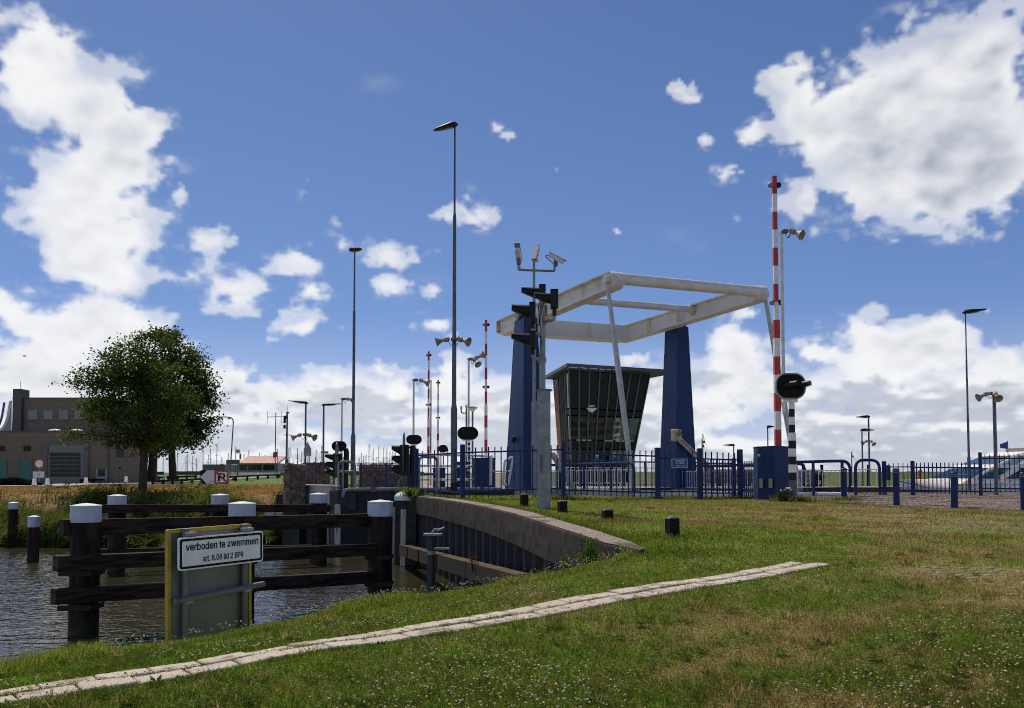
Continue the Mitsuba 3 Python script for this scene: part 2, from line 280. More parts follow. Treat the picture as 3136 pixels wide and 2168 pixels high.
# ---------------------------------------------------------------- the lawn, its bank, the water
U = V(math.cos(.37995), math.sin(.37995), 0); W_ = V(-U[1], U[0], 0)         # along the lock, and along the bridge
WALL0 = V(-3.45, 30.6, 0)                                                     # where the quay wall meets the lock
EDGE = np.array([(px, y + 14 - max(0, px - 1500) * .02, Y) for px, y, Y in [(-700, 2200, 6.0), (-420, 2150, 6.3), (-200, 2098, 6.6), (0, 2052, 6.9), (194, 2005, 7.3), (310, 1986, 7.5), (517, 1962, 7.8), (776, 1921, 8.3), (858, 1910, 8.45), (1018, 1858, 8.9), (1124, 1839, 9.2), (1242, 1821, 9.5), (1398, 1799, 9.9), (1550, 1778, 10.3), (1708, 1749, 10.8), (1789, 1731, 11.1), (1881, 1706, 11.5), (1950, 1676, 11.9)]])
EDGE = np.array([at(*e) for e in EDGE])
COPE = np.array([(1.63, 11.62), (1.25, 12.35), (.90, 13.4), (.55, 14.8), (.02, 17.4), (-.58, 20.2), (-1.30, 23.2), (-2.2, 26.4), (-3.45, 30.6)])   # water side of the coping
CTRL = [tuple(e) for e in EDGE]
for x in np.arange(-6, 32, 3.0):
    for y in (-8, -4, 0, 4, 7, 10, 13, 16, 19, 22, 26, 31, 38, 46):
        u = y - 7.0 - x * .9
        if x > -1.0 + max(0, 12 - y) * -.1 and (y - 7.4 < .86 * (x + 2.0) + 0.4 or y > 14) and not (y < 12.5 and y - 8.6 > .75 * (x + 1.5)):
            r = (y - 17.07) * .058; z = r if r < -.3 else -.3 * math.exp((-.3 - r) / .3) if r > -.3 else r
            CTRL.append((x, y, max(z, -1.15)))
for t in np.linspace(-.6, 1.4, 13):                                          # the slab path
    x, y = -2.8 + 6.1 * t, 5.6 + 4.8 * t; CTRL.append((x, y, -.70 + (y - 5) * .057)); CTRL.append((x + .8, y - 1., -.72 + (y - 6) * .057))
CZ = [-.29, -.25, -.17, -.12, -.05, -.02, 0, .02, .03]
INNER = [(x + .42 * c, y + .42 * s) for (x, y), (c, s) in zip(COPE, [(.32, .55), (.9, .4), (.94, .33)] + [(.95, .31)] * 6)]
CTRL += [(x, y, z - .025) for (x, y), z in zip(INNER, CZ)] + [(2.38, 13.3, -.22), (1.65, 15.5, -.105), (1.01, 18, -.06), (3.4, 13.4, -.19), (2.6, 15.4, -.10)] + [(-6, 0, -1.0), (-8, -6, -1.2), (-2, -2, -1.08)]
CTRL = np.array(CTRL); keep = np.unique(np.round(CTRL[:, :2], 1), axis=0, return_index=True)[1]; CTRL = CTRL[keep]
_rbf = RBFInterpolator(CTRL[:, :2], CTRL[:, 2], kernel='thin_plate_spline', smoothing=.008)
_gx, _gy = np.arange(-16, 42, .5), np.arange(-12, 60, .5)
_gz = np.minimum(_rbf(np.stack(np.meshgrid(_gx, _gy, indexing='ij'), -1).reshape(-1, 2)).reshape(len(_gx), len(_gy)), .06)
_gi = RegularGridInterpolator((_gx, _gy), _gz, bounds_error=False, fill_value=None)
def ground(x, y):
    x, y = np.broadcast_arrays(np.asarray(x, float), np.asarray(y, float))
    z = _gi(np.stack([x, y], -1).reshape(-1, 2)).reshape(x.shape)
    return z + (meshkit.noise(np.stack([x * 1.4, y * 1.4, x * 0], -1), 7) - .5) * .035
FAR_R = WALL0 + U * 44 + W_ * -.4
LAWN = Polygon([tuple(e[:2]) for e in EDGE] + INNER[1:] + [tuple((WALL0 + U * .45 - W_ * .35)[:2]), tuple(FAR_R[:2]), (41, -8), (-12, -8)]).buffer(0)
PAVE = Polygon([(7.6, 30.0), (8.7, 26.6), (8.85, 21.9), (9.8, 20.5), (10.7, 19.2), (13.5, 17.0), (41, 17.5), tuple(FAR_R[:2] - .2), tuple((WALL0 + U * 8 - W_ * .5)[:2]), (4.2, 30.6)])
LAWN = LAWN.difference(PAVE.buffer(.001))
LAWN = max(LAWN.geoms, key=lambda g: g.area) if hasattr(LAWN, 'geoms') else LAWN
def dryness(x, y):
    q = np.stack([x, y, x * 0], -1)
    d = (meshkit.fbm(q * .55, 4, 2) - .5) * .75 + (meshkit.fbm(q * 1.7, 3, 12) - .5) * .75 + (meshkit.fbm(q * 5, 2, 13) - .5) * .3
    d = d + .10 * smooth(-1, 4, x - (y - 6) * .2) + .16 * smooth(13.2, 15.5, y) * smooth(.5, 2, x) - .30 * smooth(1.2, .2, np.abs(y - 12.4 - .1 * x)) * smooth(6, 4, x) * smooth(1, 2, x) - .12 * smooth(.0, -2, x)
    return smooth(-.06, .30, d) * .88
def turf(x, y, rs=None):
    d = dryness(x, y)[:, None]; n = (meshkit.fbm(np.stack([x * 3, y * 3, x * 0], -1), 3, 5) - .35)[:, None]
    green = np.array([.195, .252, .036]) + np.clip(n, 0, 1) * np.array([.06, .075, .010]); dry = np.array([.255, .195, .066]) + n * np.array([.10, .08, .035])
    return green * (1 - d) + dry * d
lawn = region(LAWN, .22, ground)
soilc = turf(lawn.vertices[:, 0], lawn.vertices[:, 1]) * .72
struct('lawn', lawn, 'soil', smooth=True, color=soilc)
# the bank: from the crest down under the water
en = np.gradient(EDGE[:, :2], axis=0); en = np.c_[-en[:, 1], en[:, 0]]; en /= np.linalg.norm(en, axis=1, keepdims=True)
rings = []
for dist, dz in [(0, .0), (.25, -.10), (.6, -.38), (1.2, -.95), (2.0, -1.7), (3.4, -2.6)]:
    q = EDGE[:, :2] + en * dist; rings.append(np.c_[q, EDGE[:, 2] + dz])
k = len(EDGE); rings[0][:, 2] = ground(EDGE[:, 0], EDGE[:, 1]) - .0; rings.insert(0, np.c_[EDGE[:, :2] - en * .3, ground(*(EDGE[:, :2] - en * .3).T) - .05]); bv = np.vstack(rings)
bf = [[i * k + j, i * k + j + 1, (i + 1) * k + j + 1] for i in range(6) for j in range(k - 1)] + [[i * k + j, (i + 1) * k + j + 1, (i + 1) * k + j] for i in range(6) for j in range(k - 1)]
bank = trimesh.Trimesh(bv, np.array(bf)[:, ::1], process=False).subdivide().subdivide()
bank.vertices[:, 2] += (meshkit.noise(bank.vertices * 2.2, 3) - .5) * .06
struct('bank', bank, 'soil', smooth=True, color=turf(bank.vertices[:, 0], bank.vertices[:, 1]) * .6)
WATER_Z = -2.25
wv = np.array([[-260, -60, WATER_Z], [260, -60, WATER_Z], [260, 140, WATER_Z], [-260, 140, WATER_Z]], float)
struct('water', (wv, np.array([[0, 1, 2], [0, 2, 3]])), 'water_skin')

# ---------------------------------------------------------------- land beyond the lock, quay walls
FARW0 = V(-6.75, 34.6, 0)                                                     # left end of the far lock wall
def shore(x): return 38.3 + .9 * np.sin(x * .5) + (meshkit.noise(np.stack([x * .8, x * 0, x * 0], -1), 9) - .5) * 1.2
def far_z(x, y):
    x, y = np.asarray(x, float), np.asarray(y, float)
    L = np.interp(y, [40, 46, 51, 60, 70, 85, 100, 150, 300], [-.22, -.1, .03, .15, .30, .56, .80, 1.15, 1.3])
    R = np.interp(y, [40, 52, 60, 66, 92, 100, 300], [.18, .15, -.1, -.15, 1.24, 1.26, 1.3])
    t = smooth(-15, 6, x); z = L * (1 - t) + R * t
    n = (meshkit.fbm(np.stack([x * .5, y * .5, x * 0], -1), 3, 4) - .5) * .16
    bank = -2.5 + (y - shore(x)) * .62
    z = z + n * smooth(-9, -12, x)
    return np.where(x < -8.4, np.minimum(z, bank), z)
fx = np.linspace(-200, -9.0, 150)
FARP = Polygon([(x, float(shore(np.array(x)))) for x in fx] + [(-8.4, 38.6)] + [(-7.2, 36.2), tuple(FARW0[:2]), tuple((FARW0 + U * 75)[:2]), (200, 66), (200, 130), (-200, 130)])
NEARFAR = FARP.intersection(shapely.box(-60, 30, 66, 100))
def far_colour(v):
    x, y = v[:, 0], v[:, 1]; q = np.stack([x, y, x * 0], -1)
    n = meshkit.fbm(q * .5, 4, 8)[:, None]
    straw = np.array([.24, .155, .06]) * (.65 + .7 * n); grass = np.array([.085, .150, .024]) * (.8 + .6 * n); pav = np.array([.30, .27, .22]) * (.85 + .3 * n)
    t = smooth(57, 62, y + (x + 25) * .35 + (n[:, 0] - .5) * 4)[:, None] * smooth(-40, -24, x)[:, None]; c = straw * (1 - t) + grass * t
    c = np.where((y[:, None] > 54 + 10 * smooth(-30, -26, x)[:, None]) & (x[:, None] < -20), c * .25 + grass * .75, c)
    r = smooth(-10, -8.5, x)[:, None]; c = c * (1 - r) + pav * r
    dk = (smooth(58, 61, y) * smooth(-4, 4, x))[:, None]; c = c * (1 - dk) + np.array([.062, .088, .014]) * (.75 + .5 * n) * dk
    return np.clip(c, .01, .7)
fl = region(NEARFAR, .9, far_z); struct('far_bank', fl, 'soil', smooth=True, color=far_colour(fl.vertices))
xs = [-4000, -1500, -600, -200, -60, -25, 0, 20, 40, 66, 200, 600, 1500, 4000]; ys = [99.9, 130, 200, 300, 700, 1500, 4500]
gv = np.array([[x, y, float(far_z(min(max(x, -60), 66), y))] for y in ys for x in xs]); n = len(xs)
gf = np.array([[j * n + i, j * n + i + 1, (j + 1) * n + i + 1, (j + 1) * n + i] for j in range(len(ys) - 1) for i in range(n - 1)])
gm = trimesh.Trimesh(gv, np.vstack([gf[:, :3], gf[:, [0, 2, 3]]]), process=False)
struct('far_field', gm, 'soil', smooth=True, color=far_colour(gm.vertices))
# the sheet under everything, out to the horizon
struct('ground', box((0, 0, -5.2), (9000, 9000, 1.0)), 'joint_sand')
# the pale road on the far bank
RD = np.array([(-60, 49.2), (-40, 50), (-31, 51), (-27.5, 53.5), (-25.6, 58), (-25.3, 70), (-25.2, 90)])
rd = RD[0] + 0; rr = round_path([np.r_[p, 0] for p in RD], 4, 8)
tn = np.gradient(rr[:, :2], axis=0); tn = np.c_[-tn[:, 1], tn[:, 0]] / np.linalg.norm(tn, axis=1, keepdims=True)
rp = np.vstack([np.repeat(rr[:, :2], 1, 0) + tn * 1.9, rr[:, :2] - tn * 1.5]); k = len(rr)
rz = far_z(rp[:, 0], rp[:, 1]); rz = np.maximum(rz[:k], rz[k:]); rz = np.r_[rz, rz] + .11
road = np.c_[rp, rz]; under = road.copy(); under[:, 2] -= .3
ring = [np.array([under[i], road[i], road[k + i], under[k + i]]) for i in range(k)]
struct('road', loft(ring), 'pale_concrete')

def face_wall(name, mesh, mat): return struct(name, mesh, mat, smooth=30)
# quay wall: coping, sheet piles, sloping wale
cp = np.array(COPE); cz = np.array([-.29, -.25, -.17, -.12, -.05, -.02, 0, .02, .03]); inn = np.array(INNER)
fine = lambda a: np.vstack([np.linspace(a[i], a[i + 1], 6, endpoint=False) for i in range(len(a) - 1)] + [a[-1:]])
C3, I3 = fine(np.c_[cp, cz]), fine(np.c_[inn, cz])
jit = (meshkit.noise(C3 * 1.7, 2) - .5) * .03
rings = [np.array([c + [0, 0, -.58], c + [j, 0, -.05], c + [j + .03, 0, -.004], i + [0, 0, .006], i + [0, 0, -.58]]) for c, i, j in zip(C3, I3, jit)]
qw = T('quay_wall', 'curved quay wall with weathered concrete coping above steel sheet piling', 'wall')
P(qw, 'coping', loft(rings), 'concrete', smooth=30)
top = [np.array([c + [.035, 0, -.001], i + [0, 0, .010]]) for c, i in zip(C3, I3)]
tv = np.vstack(top); tv[:, 2] += .004; nn = len(C3)
tm = trimesh.Trimesh(tv, np.array([[2 * i, 2 * i + 1, 2 * i + 3] for i in range(nn - 1)] + [[2 * i, 2 * i + 3, 2 * i + 2] for i in range(nn - 1)]), process=False)
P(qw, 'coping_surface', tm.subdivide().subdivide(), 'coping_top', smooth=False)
line = shapely.LineString(cp); Ltot = line.length; s = 0.2
while s < Ltot:                                                              # corrugated piling: one pile per 0.85 m
    q = [np.array(line.interpolate(min(s + d, Ltot)).coords[0]) for d in (0, .10, .32, .42, .85)]
    d = q[-1] - q[0]; d = d / (np.linalg.norm(d) + 1e-9); nrm = V(-d[1], d[0]); nrm = nrm if nrm[0] > 0 else -nrm
    off = [.36, .10, .10, .36, .36]; zt = np.interp(s, np.linspace(0, Ltot, len(cz)), cz) - .5
    a = [np.r_[p + nrm * o, -4.0] for p, o in zip(q, off)]; b = [np.r_[p + nrm * o, zt] for p, o in zip(q, off)]
    P(qw, 'sheet_pile', trimesh.Trimesh(np.vstack([a, b]), np.array([[i, i + 1, i + 6] for i in range(4)] + [[i, i + 6, i + 5] for i in range(4)]), process=False), 'sheet_steel', smooth=False)
    s += .85
w0, w1 = V(-3.55, 29.4, -1.72), V(.20, 15.4, -1.18); wd = (w1 - w0)
cuts = [0, .12, .135, .27, .285, .47, .485, .72, 1.0]
for i in (0, 2, 4, 6, 7):
    a, b = w0 + wd * cuts[i], w0 + wd * (cuts[i + 1] - .004)
    P(qw, 'wale', beam(a, b, .30, .34), 'wet_wale', smooth=False)
# end pier of the quay wall where the lock chamber begins
ep = T('quay_pier', 'rounded concrete end of the quay wall at the lock mouth with white cap', 'pier')
P(ep, 'shaft', loft([np.array([[-3.95, 30.2, z], [-3.2, 29.8, z], [-2.75, 30.9, z], [-3.6, 31.3, z]]) for z in (-4, -.02)]), 'concrete')
P(ep, 'fender_strip', cyl((-3.98, 30.05, -4), (-3.95, 30.1, -.35), .05), 'galvanised')
P(ep, 'cap', pole(-3.62, 30.1, [(.34, -.12), (.34, .02), (.26, .12), (.12, .17), (.02, .18)], 14), 'cap_top')
P(ep, 'guard_post', beam(at(1233, 1812, 29.6) * [1, 1, 1] + V(0, 0, 0), at(1236, 1560, 29.6), .16, .2), 'pale_concrete')
# chamber walls
def slab_along(p, L, depth, z0, z1, inward): a = p; b = p + U * L; c = b + W_ * inward; d = a + W_ * inward; return loft([np.array([[q[0], q[1], z] for q in (a, b, c, d)]) for z in (z0, z1)])
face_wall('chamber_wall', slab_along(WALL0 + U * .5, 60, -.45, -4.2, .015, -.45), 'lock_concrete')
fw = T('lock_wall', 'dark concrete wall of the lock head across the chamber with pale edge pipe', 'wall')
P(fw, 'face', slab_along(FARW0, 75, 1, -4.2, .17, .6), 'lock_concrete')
P(fw, 'side_face', loft([np.array([[-6.75, 34.55, z], [-6.6, 35.2, z], [-8.6, 39.2, z], [-9.0, 38.8, z]]) for z in (-4.2, .12)]), 'lock_concrete')
e0, e1 = FARW0 + U * .25 - W_ * .02, FARW0 + U * 6.8 - W_ * .02
P(fw, 'edge_pipe', pipe([e0 + V(-.05, .0, -.12), e0 + V(.02, 0, .17), e1 + V(0, 0, .17)], .075, .15), 'galvanised')
for t in (.16, .41, .63, .85): P(fw, 'pipe_clip', beam(e0 + (e1 - e0) * t + V(0, 0, .17), e0 + (e1 - e0) * (t + .03) + V(0, 0, .17), .18, .19), 'lamp_grey')
P(fw, 'fender_plate', beam(FARW0 + U * .55 + V(0, -.08, -.6), FARW0 + U * .55 + V(0, -.08, .05), .34, .10), 'sheet_steel')
P(fw, 'ladder_rail', beam(at(1004, 1700, 35.2), at(1004, 1560, 35.2), .07, .05), 'galvanised'); P(fw, 'ladder_rail', beam(at(1017, 1700, 35.2), at(1017, 1560, 35.2), .07, .05), 'galvanised')
P(fw, 'fender_timber', beam(at(1034, 1745, 34.5), at(1034, 1545, 34.5), .2, .2), 'pale_concrete')
for t in np.linspace(1.6, 6.6, 7):
    P(fw, 'panel_rib', beam(FARW0 + U * t + V(0, -.05, -4), FARW0 + U * t + V(0, -.05, -.2), .12, .12), 'lock_concrete')

# ---------------------------------------------------------------- mooring dolphins (piles and rails)
def pile(px, ytop, ybot, D, Y, label, group):
    k = T('mooring_pile', label, 'pile', group); x = gx(px, Y); r = D / 2
    zc, zr = at(px, ybot, Y)[2], at(px, ytop, Y)[2]
    P(k, 'shaft', pole(x, Y, [(r * 1.02, -4.6), (r, -2.2), (r * .99, zc)], 28), 'pile_wood')
    P(k, 'cap', pole(x, Y, [(r * 1.0, zc - .01), (r * 1.03, zc), (r * 1.03, zr)], 32), 'cap_paint')
    P(k, 'cap_lid', pole(x, Y, [(r * 1.07, zr), (r * 1.07, zr + .014), (r * .5, zr + .042), (.02, zr + .058)], 32), 'cap_top')
    for a in range(3): P(k, 'strap', pole(x, Y, [(r * 1.015, zc - .55 - a * .75), (r * 1.015, zc - .45 - a * .75)], 24), 'dark_band') if a else None
    return V(x, Y, 0)
G1, G2 = 'thick mooring piles of the front guide fence', 'mooring piles of the rear guide fence'
A1 = pile(267, 1549.8, 1597.7, .52, 16.6, 'leftmost thick white capped pile of the front guide fence, standing in open water', G1)
A2 = pile(744, 1543, 1588, .55, 19.2, 'middle white capped pile of the front guide fence, right above the no swimming sign', G1)
A3 = pile(1166, 1537.5, 1579.6, .58, 21.2, 'rightmost white capped pile of the front guide fence, beside the concrete quay pier', G1)
B1 = pile(362, 1519, 1545, .53, 27.8, 'left white capped pile of the rear guide fence in front of the reeds', G2)
B2 = pile(676, 1517, 1543, .555, 29.6, 'middle pile of the rear guide fence between reeds and no swimming sign', G2)
B3 = pile(977, 1514, 1540, .58, 30.6, 'right pile of the rear guide fence in front of the pale concrete block', G2)
pile(109, 1583, 1613, .38, 31.5, 'slim white capped pile standing alone in water at the left', 'lone mooring piles')
pile(45, 1541, 1558, .38, 48 * .79, 'farthest slim white capped pile at the reed edge on the far left', 'lone mooring piles')
def rail_fence(name, label, spec, depth, hgt, off):
    k = T(name, label, 'timber rail', 'timber rails of the guide fences')
    for (p0, y0, Y0), (p1, y1, Y1) in [spec]:
        a, b = at(p0, y0, Y0), at(p1, y1, Y1); a[1] += off; b[1] += off
        cut = np.linspace(0, 1, 3)
        for i in range(2): P(k, 'timber', beam(a + (b - a) * cut[i], a + (b - a) * (cut[i + 1] - .004), depth, hgt), 'beam_wood', smooth=False)
    for t in np.linspace(.03, .97, 7):
        q = a + (b - a) * t; P(k, 'bolt', cyl(q + V(0, -depth / 2 - .025, 0), q + V(0, -depth / 2 + .01, 0), .03, n=8), 'dark_band')
    return k
rail_fence('fender_rail', 'topmost brown timber rail of the front guide fence', ((160, 1620, 16.1), (1150, 1594, 21.1)), .22, .30, .33)
rail_fence('fender_rail', 'middle dark timber rail of the front guide fence, its end projecting left', ((196, 1721, 16.1), (1150, 1679, 21.1)), .26, .27, -.30)
rail_fence('fender_rail', 'lowest dark timber rail of the front guide fence just above the water', ((189, 1820, 16.1), (1150, 1762, 21.1)), .26, .27, -.30)
rail_fence('fender_rail', 'upper timber rail of the rear guide fence behind the white caps', ((300, 1557, 27.5), (1019, 1556, 30.8)), .22, .24, -.32)
rail_fence('fender_rail', 'lower timber rail of the rear guide fence close to the water', ((300, 1689, 27.5), (1019, 1674, 30.8)), .22, .20, -.32)
for A, zz in ((A1, (-.98, -1.60)), (A2, (-1.05, -1.65)), (A3, (-1.1, -1.72))):
    for z in zz:
        k = 'fender_rail_001' if z == zz[0] else 'fender_rail_002'
        P(k, 'bracket', box((A[0], A[1] - .1, z - .105), (.60, .56, .10)), 'dark_band')
# hooked bollard post beside the sheet piling
k = T('mooring_post', 'slim grey steel post with plate and hook before the sheet piling', 'post')
x, y = gx(1322, 17.6), 17.6; zt = at(1322, 1636, 17.6)[2]
P(k, 'shaft', cyl((x, y, -3.4), (x, y, zt - .03), .075, n=12), 'sheet_steel')
P(k, 'plate', box((x + .03, y, zt), (.36, .26, .035)), 'galvanised'); P(k, 'hook', pipe([(x + .0, y, zt), (x + .06, y, zt + .1), (x + .14, y, zt + .08), (x + .26, y, zt + .13)], .02, .05), 'galvanised')
P(k, 'side_step', box((x + .2, y, zt - .28), (.3, .16, .03)), 'galvanised'); P(k, 'collar', pole(x, y, [(.085, zt - .40), (.085, zt - .32)], 12), 'galvanised')

# ---------------------------------------------------------------- no swimming sign
SL, SR = at(543, 1700, 9.4), at(802, 1673, 10.3); sx = (SR - SL); sx[2] = 0; sx /= np.linalg.norm(sx); sn = V(sx[1], -sx[0], 0)
sc = (SL + SR) / 2; SWd, SHt = np.linalg.norm((SR - SL)[:2]), .345; sc[2] = (SL[2] + SR[2]) / 2 + .005; tilt = (SR[2] - SL[2]) / SWd
ez = V(-sx[0] * tilt, -sx[1] * tilt, 1); ex = V(sx[0], sx[1], tilt)
def rr_plate(w, h, r, d): return prism(shapely.box(-w / 2 + r, -h / 2 + r, w / 2 - r, h / 2 - r).buffer(r, 8), 0, d)
def on_sign(m, off, up=0, right=0):                    # plate built in xy facing +z -> stands on the board, facing the viewer side
    e1 = ex / np.linalg.norm(ex); e3 = sn; e2 = np.cross(e3, e1)
    m = m.copy(); m.vertices = m.vertices @ np.array([e1, e2, e3]) + sc + sn * off + e2 * up + e1 * right; return m
k = T('no_swimming_sign', 'white plate lettered verboden te zwemmen with black border above the grassy bank', 'sign')
P(k, 'plate', on_sign(rr_plate(SWd, SHt, .03, .02), 0), 'sign_white')
bor = shapely.box(-SWd / 2 + .04, -SHt / 2 + .04, SWd / 2 - .04, SHt / 2 - .04).buffer(.025); hole = shapely.box(-SWd / 2 + .055, -SHt / 2 + .055, SWd / 2 - .055, SHt / 2 - .055).buffer(.015)
P(k, 'border', on_sign(prism(bor.difference(hole), 0, .0225), 0), 'black_board')
for txt, h, up, wid in (('verboden te zwemmen', .074, .032, .86), ('art. 8.08 lid 2 BPR', .060, -.098, .48)):
    m = meshkit.text_mesh(txt, h, .002, bold=True); w = m.bounds[1][0] - m.bounds[0][0]; sxx = wid * SWd / w
    m.vertices[:, 0] = (m.vertices[:, 0] - m.bounds[0][0]) * sxx - wid * SWd / 2 + .01; P(k, 'lettering', on_sign(m, .021, up), 'black_board', smooth=False)
for r in (-SWd * .34, SWd * .34): P(k, 'clamp', on_sign(box((0, 0, 0), (.13, .05, .10), bev=.012), -.04, SHt / 2 + .025, r), 'galvanised')
k = T('shipping_sign', 'big grey back of a yellow edged sign on two posts behind the no swimming plate', 'sign')
bw, bh = 1.04, 1.26; off = -.14; top = SHt / 2 + .065
def edge_strip(w, h, t): return shapely.box(-w / 2, -h / 2, w / 2, h / 2).buffer(.02).difference(shapely.box(-w / 2 + t, -h / 2 + t, w / 2 - t, h / 2 - t))
P(k, 'panel', on_sign(rr_plate(bw - .01, bh - .01, .03, .012), off, top - bh / 2, -.05), 'sign_back')
P(k, 'rim', on_sign(prism(edge_strip(bw, bh, .018), -.02, .032), off, top - bh / 2, -.05), 'yellow')
for r in (-SWd * .36, SWd * .34): P(k, 'post', on_sign(cyl((0, -1.8, .055), (0, .02, .055), .038), off, top, r), 'sign_back')
P(k, 'crossbar', on_sign(cyl((-.56, 0, .055), (.60, .05, .055), .034), off + .055, top - .73, 0), 'sign_back')
for r in (-SWd * .36, SWd * .34): P(k, 'clamp', on_sign(box((0, 0, .09), (.10, .08, .09), bev=.01), off, top - .72 + r * .04, r), 'galvanised')

# ---------------------------------------------------------------- the bascule bridge
F1 = V(3.765, 31.944, 7.79); BW = 6.32; F2 = F1 + U * BW; LB = 11.45
R1, R2 = F1 + W_ * LB, F2 + W_ * LB
br = T('drawbridge', 'drawbridge with two tapering blue pylons carrying a cream balance frame with hanger rods', 'bridge')
for s, (f, r, o) in enumerate(((F1, R1, -1), (F2, R2, 1))):
    d = (f - r) / np.linalg.norm(f - r); tip = r - d * .12
    web = [r + d * .0, f]
    zr, zf = .37, .30                                                         # half heights at the rear and the front
    def sec(p, hz, w): return np.array([p + U * w + [0, 0, hz], p - U * w + [0, 0, hz], p - U * w - [0, 0, hz], p + U * w - [0, 0, hz]])
    bm = P(br, 'balance_beam', loft([sec(tip + V(0, 0, .08), zr * .78, .05), sec(r + d * .45, zr, .05), sec(f - d * .2, zf, .05)]), 'frame_cream', smooth=False)
    for hz, nm in ((1, 'flange'), (-1, 'flange')):
        P(bm, nm, loft([sec(tip + V(0, 0, .08 + hz * zr * .78), .022, .24), sec(r + d * .45 + V(0, 0, hz * zr), .022, .24), sec(f - d * .2 + V(0, 0, hz * zf), .022, .24)]), 'frame_cream', smooth=False)
    P(bm, 'end_plate', loft([sec(tip - d * .005 + V(0, 0, .08), zr * .80, .24), sec(tip + d * .03 + V(0, 0, .08), zr * .80, .24)]), 'cream_grime', smooth=False)
    ang = np.linspace(-np.pi / 2, np.pi / 2, 9); arc = [f - d * .2 + d * (.36 * np.cos(a)) + V(0, 0, (zf + .022) * np.sin(a)) for a in ang]
    band = [np.array([q - U * .26, q + U * .26, q + U * .26 - (q - f + d * .2) * .08, q - U * .26 - (q - f + d * .2) * .08]) for q in arc]
    P(bm, 'nose_plate', loft(band), 'steel_white', smooth=30)
    P(bm, 'hub', cyl(f - d * .15 - U * .34, f - d * .15 + U * .34, .10, n=14), 'frame_cream')
    for t in (.28, .5): P(bm, 'web_stiffener', loft([sec(r + (f - r) * t + U * o * -.12, zr * .95 - (zr - zf) * t, .10), sec(r + (f - r) * (t + .002) + U * o * -.12, zr * .95 - (zr - zf) * t, .10)]), 'frame_cream', smooth=False)
    top = f - d * .15 + U * o * .30; foot = top - W_ * 1.85; foot[2] = .20
    hr = P(br, 'hanger_rod', loft([np.array([q + U * a * w + W_ * b * w for a, b in ((1, 1), (-1, 1), (-1, -1), (1, -1))]) for q, w in ((top, .05), (top + (foot - top) * .5, .078), (foot, .06))]), 'rod', smooth=False)
    P(hr, 'pin', cyl(top - U * .11, top + U * .11, .16, n=14), 'frame_cream'); P(hr, 'shoe', box(foot + V(0, 0, -.02), (.34, .34, .24), math.degrees(.38)), 'galvanised')
P(br, 'cross_tube', cyl(F1 + V(0, 0, .04), F2 + V(0, 0, .04), .21, n=18), 'steel_white')
q = 4.6; mt = P(br, 'cross_tube', cyl(F1 + W_ * q + V(0, 0, .16), F2 + W_ * q + V(0, 0, .16), .15, n=16), 'steel_white')
for s in (1,): P(mt, 'tube_flange', cyl(F2 + W_ * q + V(0, 0, .16) - U * .10, F2 + W_ * q + V(0, 0, .16) - U * .04, .27, n=16), 'cream_grime')
bx = [R1 + U * .05 + W_ * -1.0, R2 - U * .05 + W_ * -1.0]
P(br, 'ballast_box', loft([np.array([e + W_ * a + V(0, 0, b) for a, b in ((-.15, .36), (.95, .40), (.95, -.36), (-.15, -.40))]) for e in bx]), 'frame_cream', smooth=False)
for k, (f, o, zt) in enumerate(((F1, -1, 7.45), (F2, 1, 7.55))):
    c = f + W_ * 7.0 + U * o * .62
    wu, wv = (.56, .31), (1.05, .52)                                           # half widths at the foot and the top
    if k: wu, wv = (.56, .31), (.74, .50)
    def ring(z, a, b): return np.array([[c[0], c[1], 0] + U * (i * a) + W_ * (j * b) + V(0, 0, z) for i, j in ((-1, -1), (1, -1), (1, 1), (-1, 1))])
    py = P(br, 'pylon', loft([ring(.12, wu[0], wv[0]), ring(zt, wu[1], wv[1])]), 'pylon_blue', smooth=False)
    P(py, 'bearing', cyl(c + V(0, 0, zt - c[2] + .14) - U * .4, c + V(0, 0, zt - c[2] + .14) + U * .4, .17, n=14), 'galvanised'); P(py, 'saddle', box((c[0], c[1], zt + .06), (.62, .62, .16), math.degrees(.38)), 'dark_band')
    P(py, 'plinth', loft([ring(-.1, wu[0] + .25, wv[0] + .25), ring(.14, wu[0] + .25, wv[0] + .25)]), 'platform', smooth=False)
    if not k: P(py, 'lamp', ball(c - U * .60 - W_ * .1 + V(0, 0, 2.25 - c[2]), (.10, .10, .16)), 'dark_band')
    if k:
        a = c - W_ * (.72) - U * .52 + V(0, 0, 2.5 - c[2]); b = c - W_ * 1.25 + U * 1.25 + V(0, 0, .75 - c[2])
        j = P(br, 'push_rod', beam(a, b, .16, .22), 'cream_grime', smooth=False); P(j, 'stripe', beam(a - W_ * .085 + V(0, 0, .01), b - W_ * .085 + V(0, 0, .01), .01, .05), 'rust')
        P(j, 'clevis', box(a + V(0, 0, .05), (.42, .34, .55), math.degrees(.38), bev=.05), 'cream_grime'); P(j, 'pin', cyl(a - W_ * .26 + V(0, 0, .15), a + W_ * .2 + V(0, 0, .15), .13, n=12), 'rust')
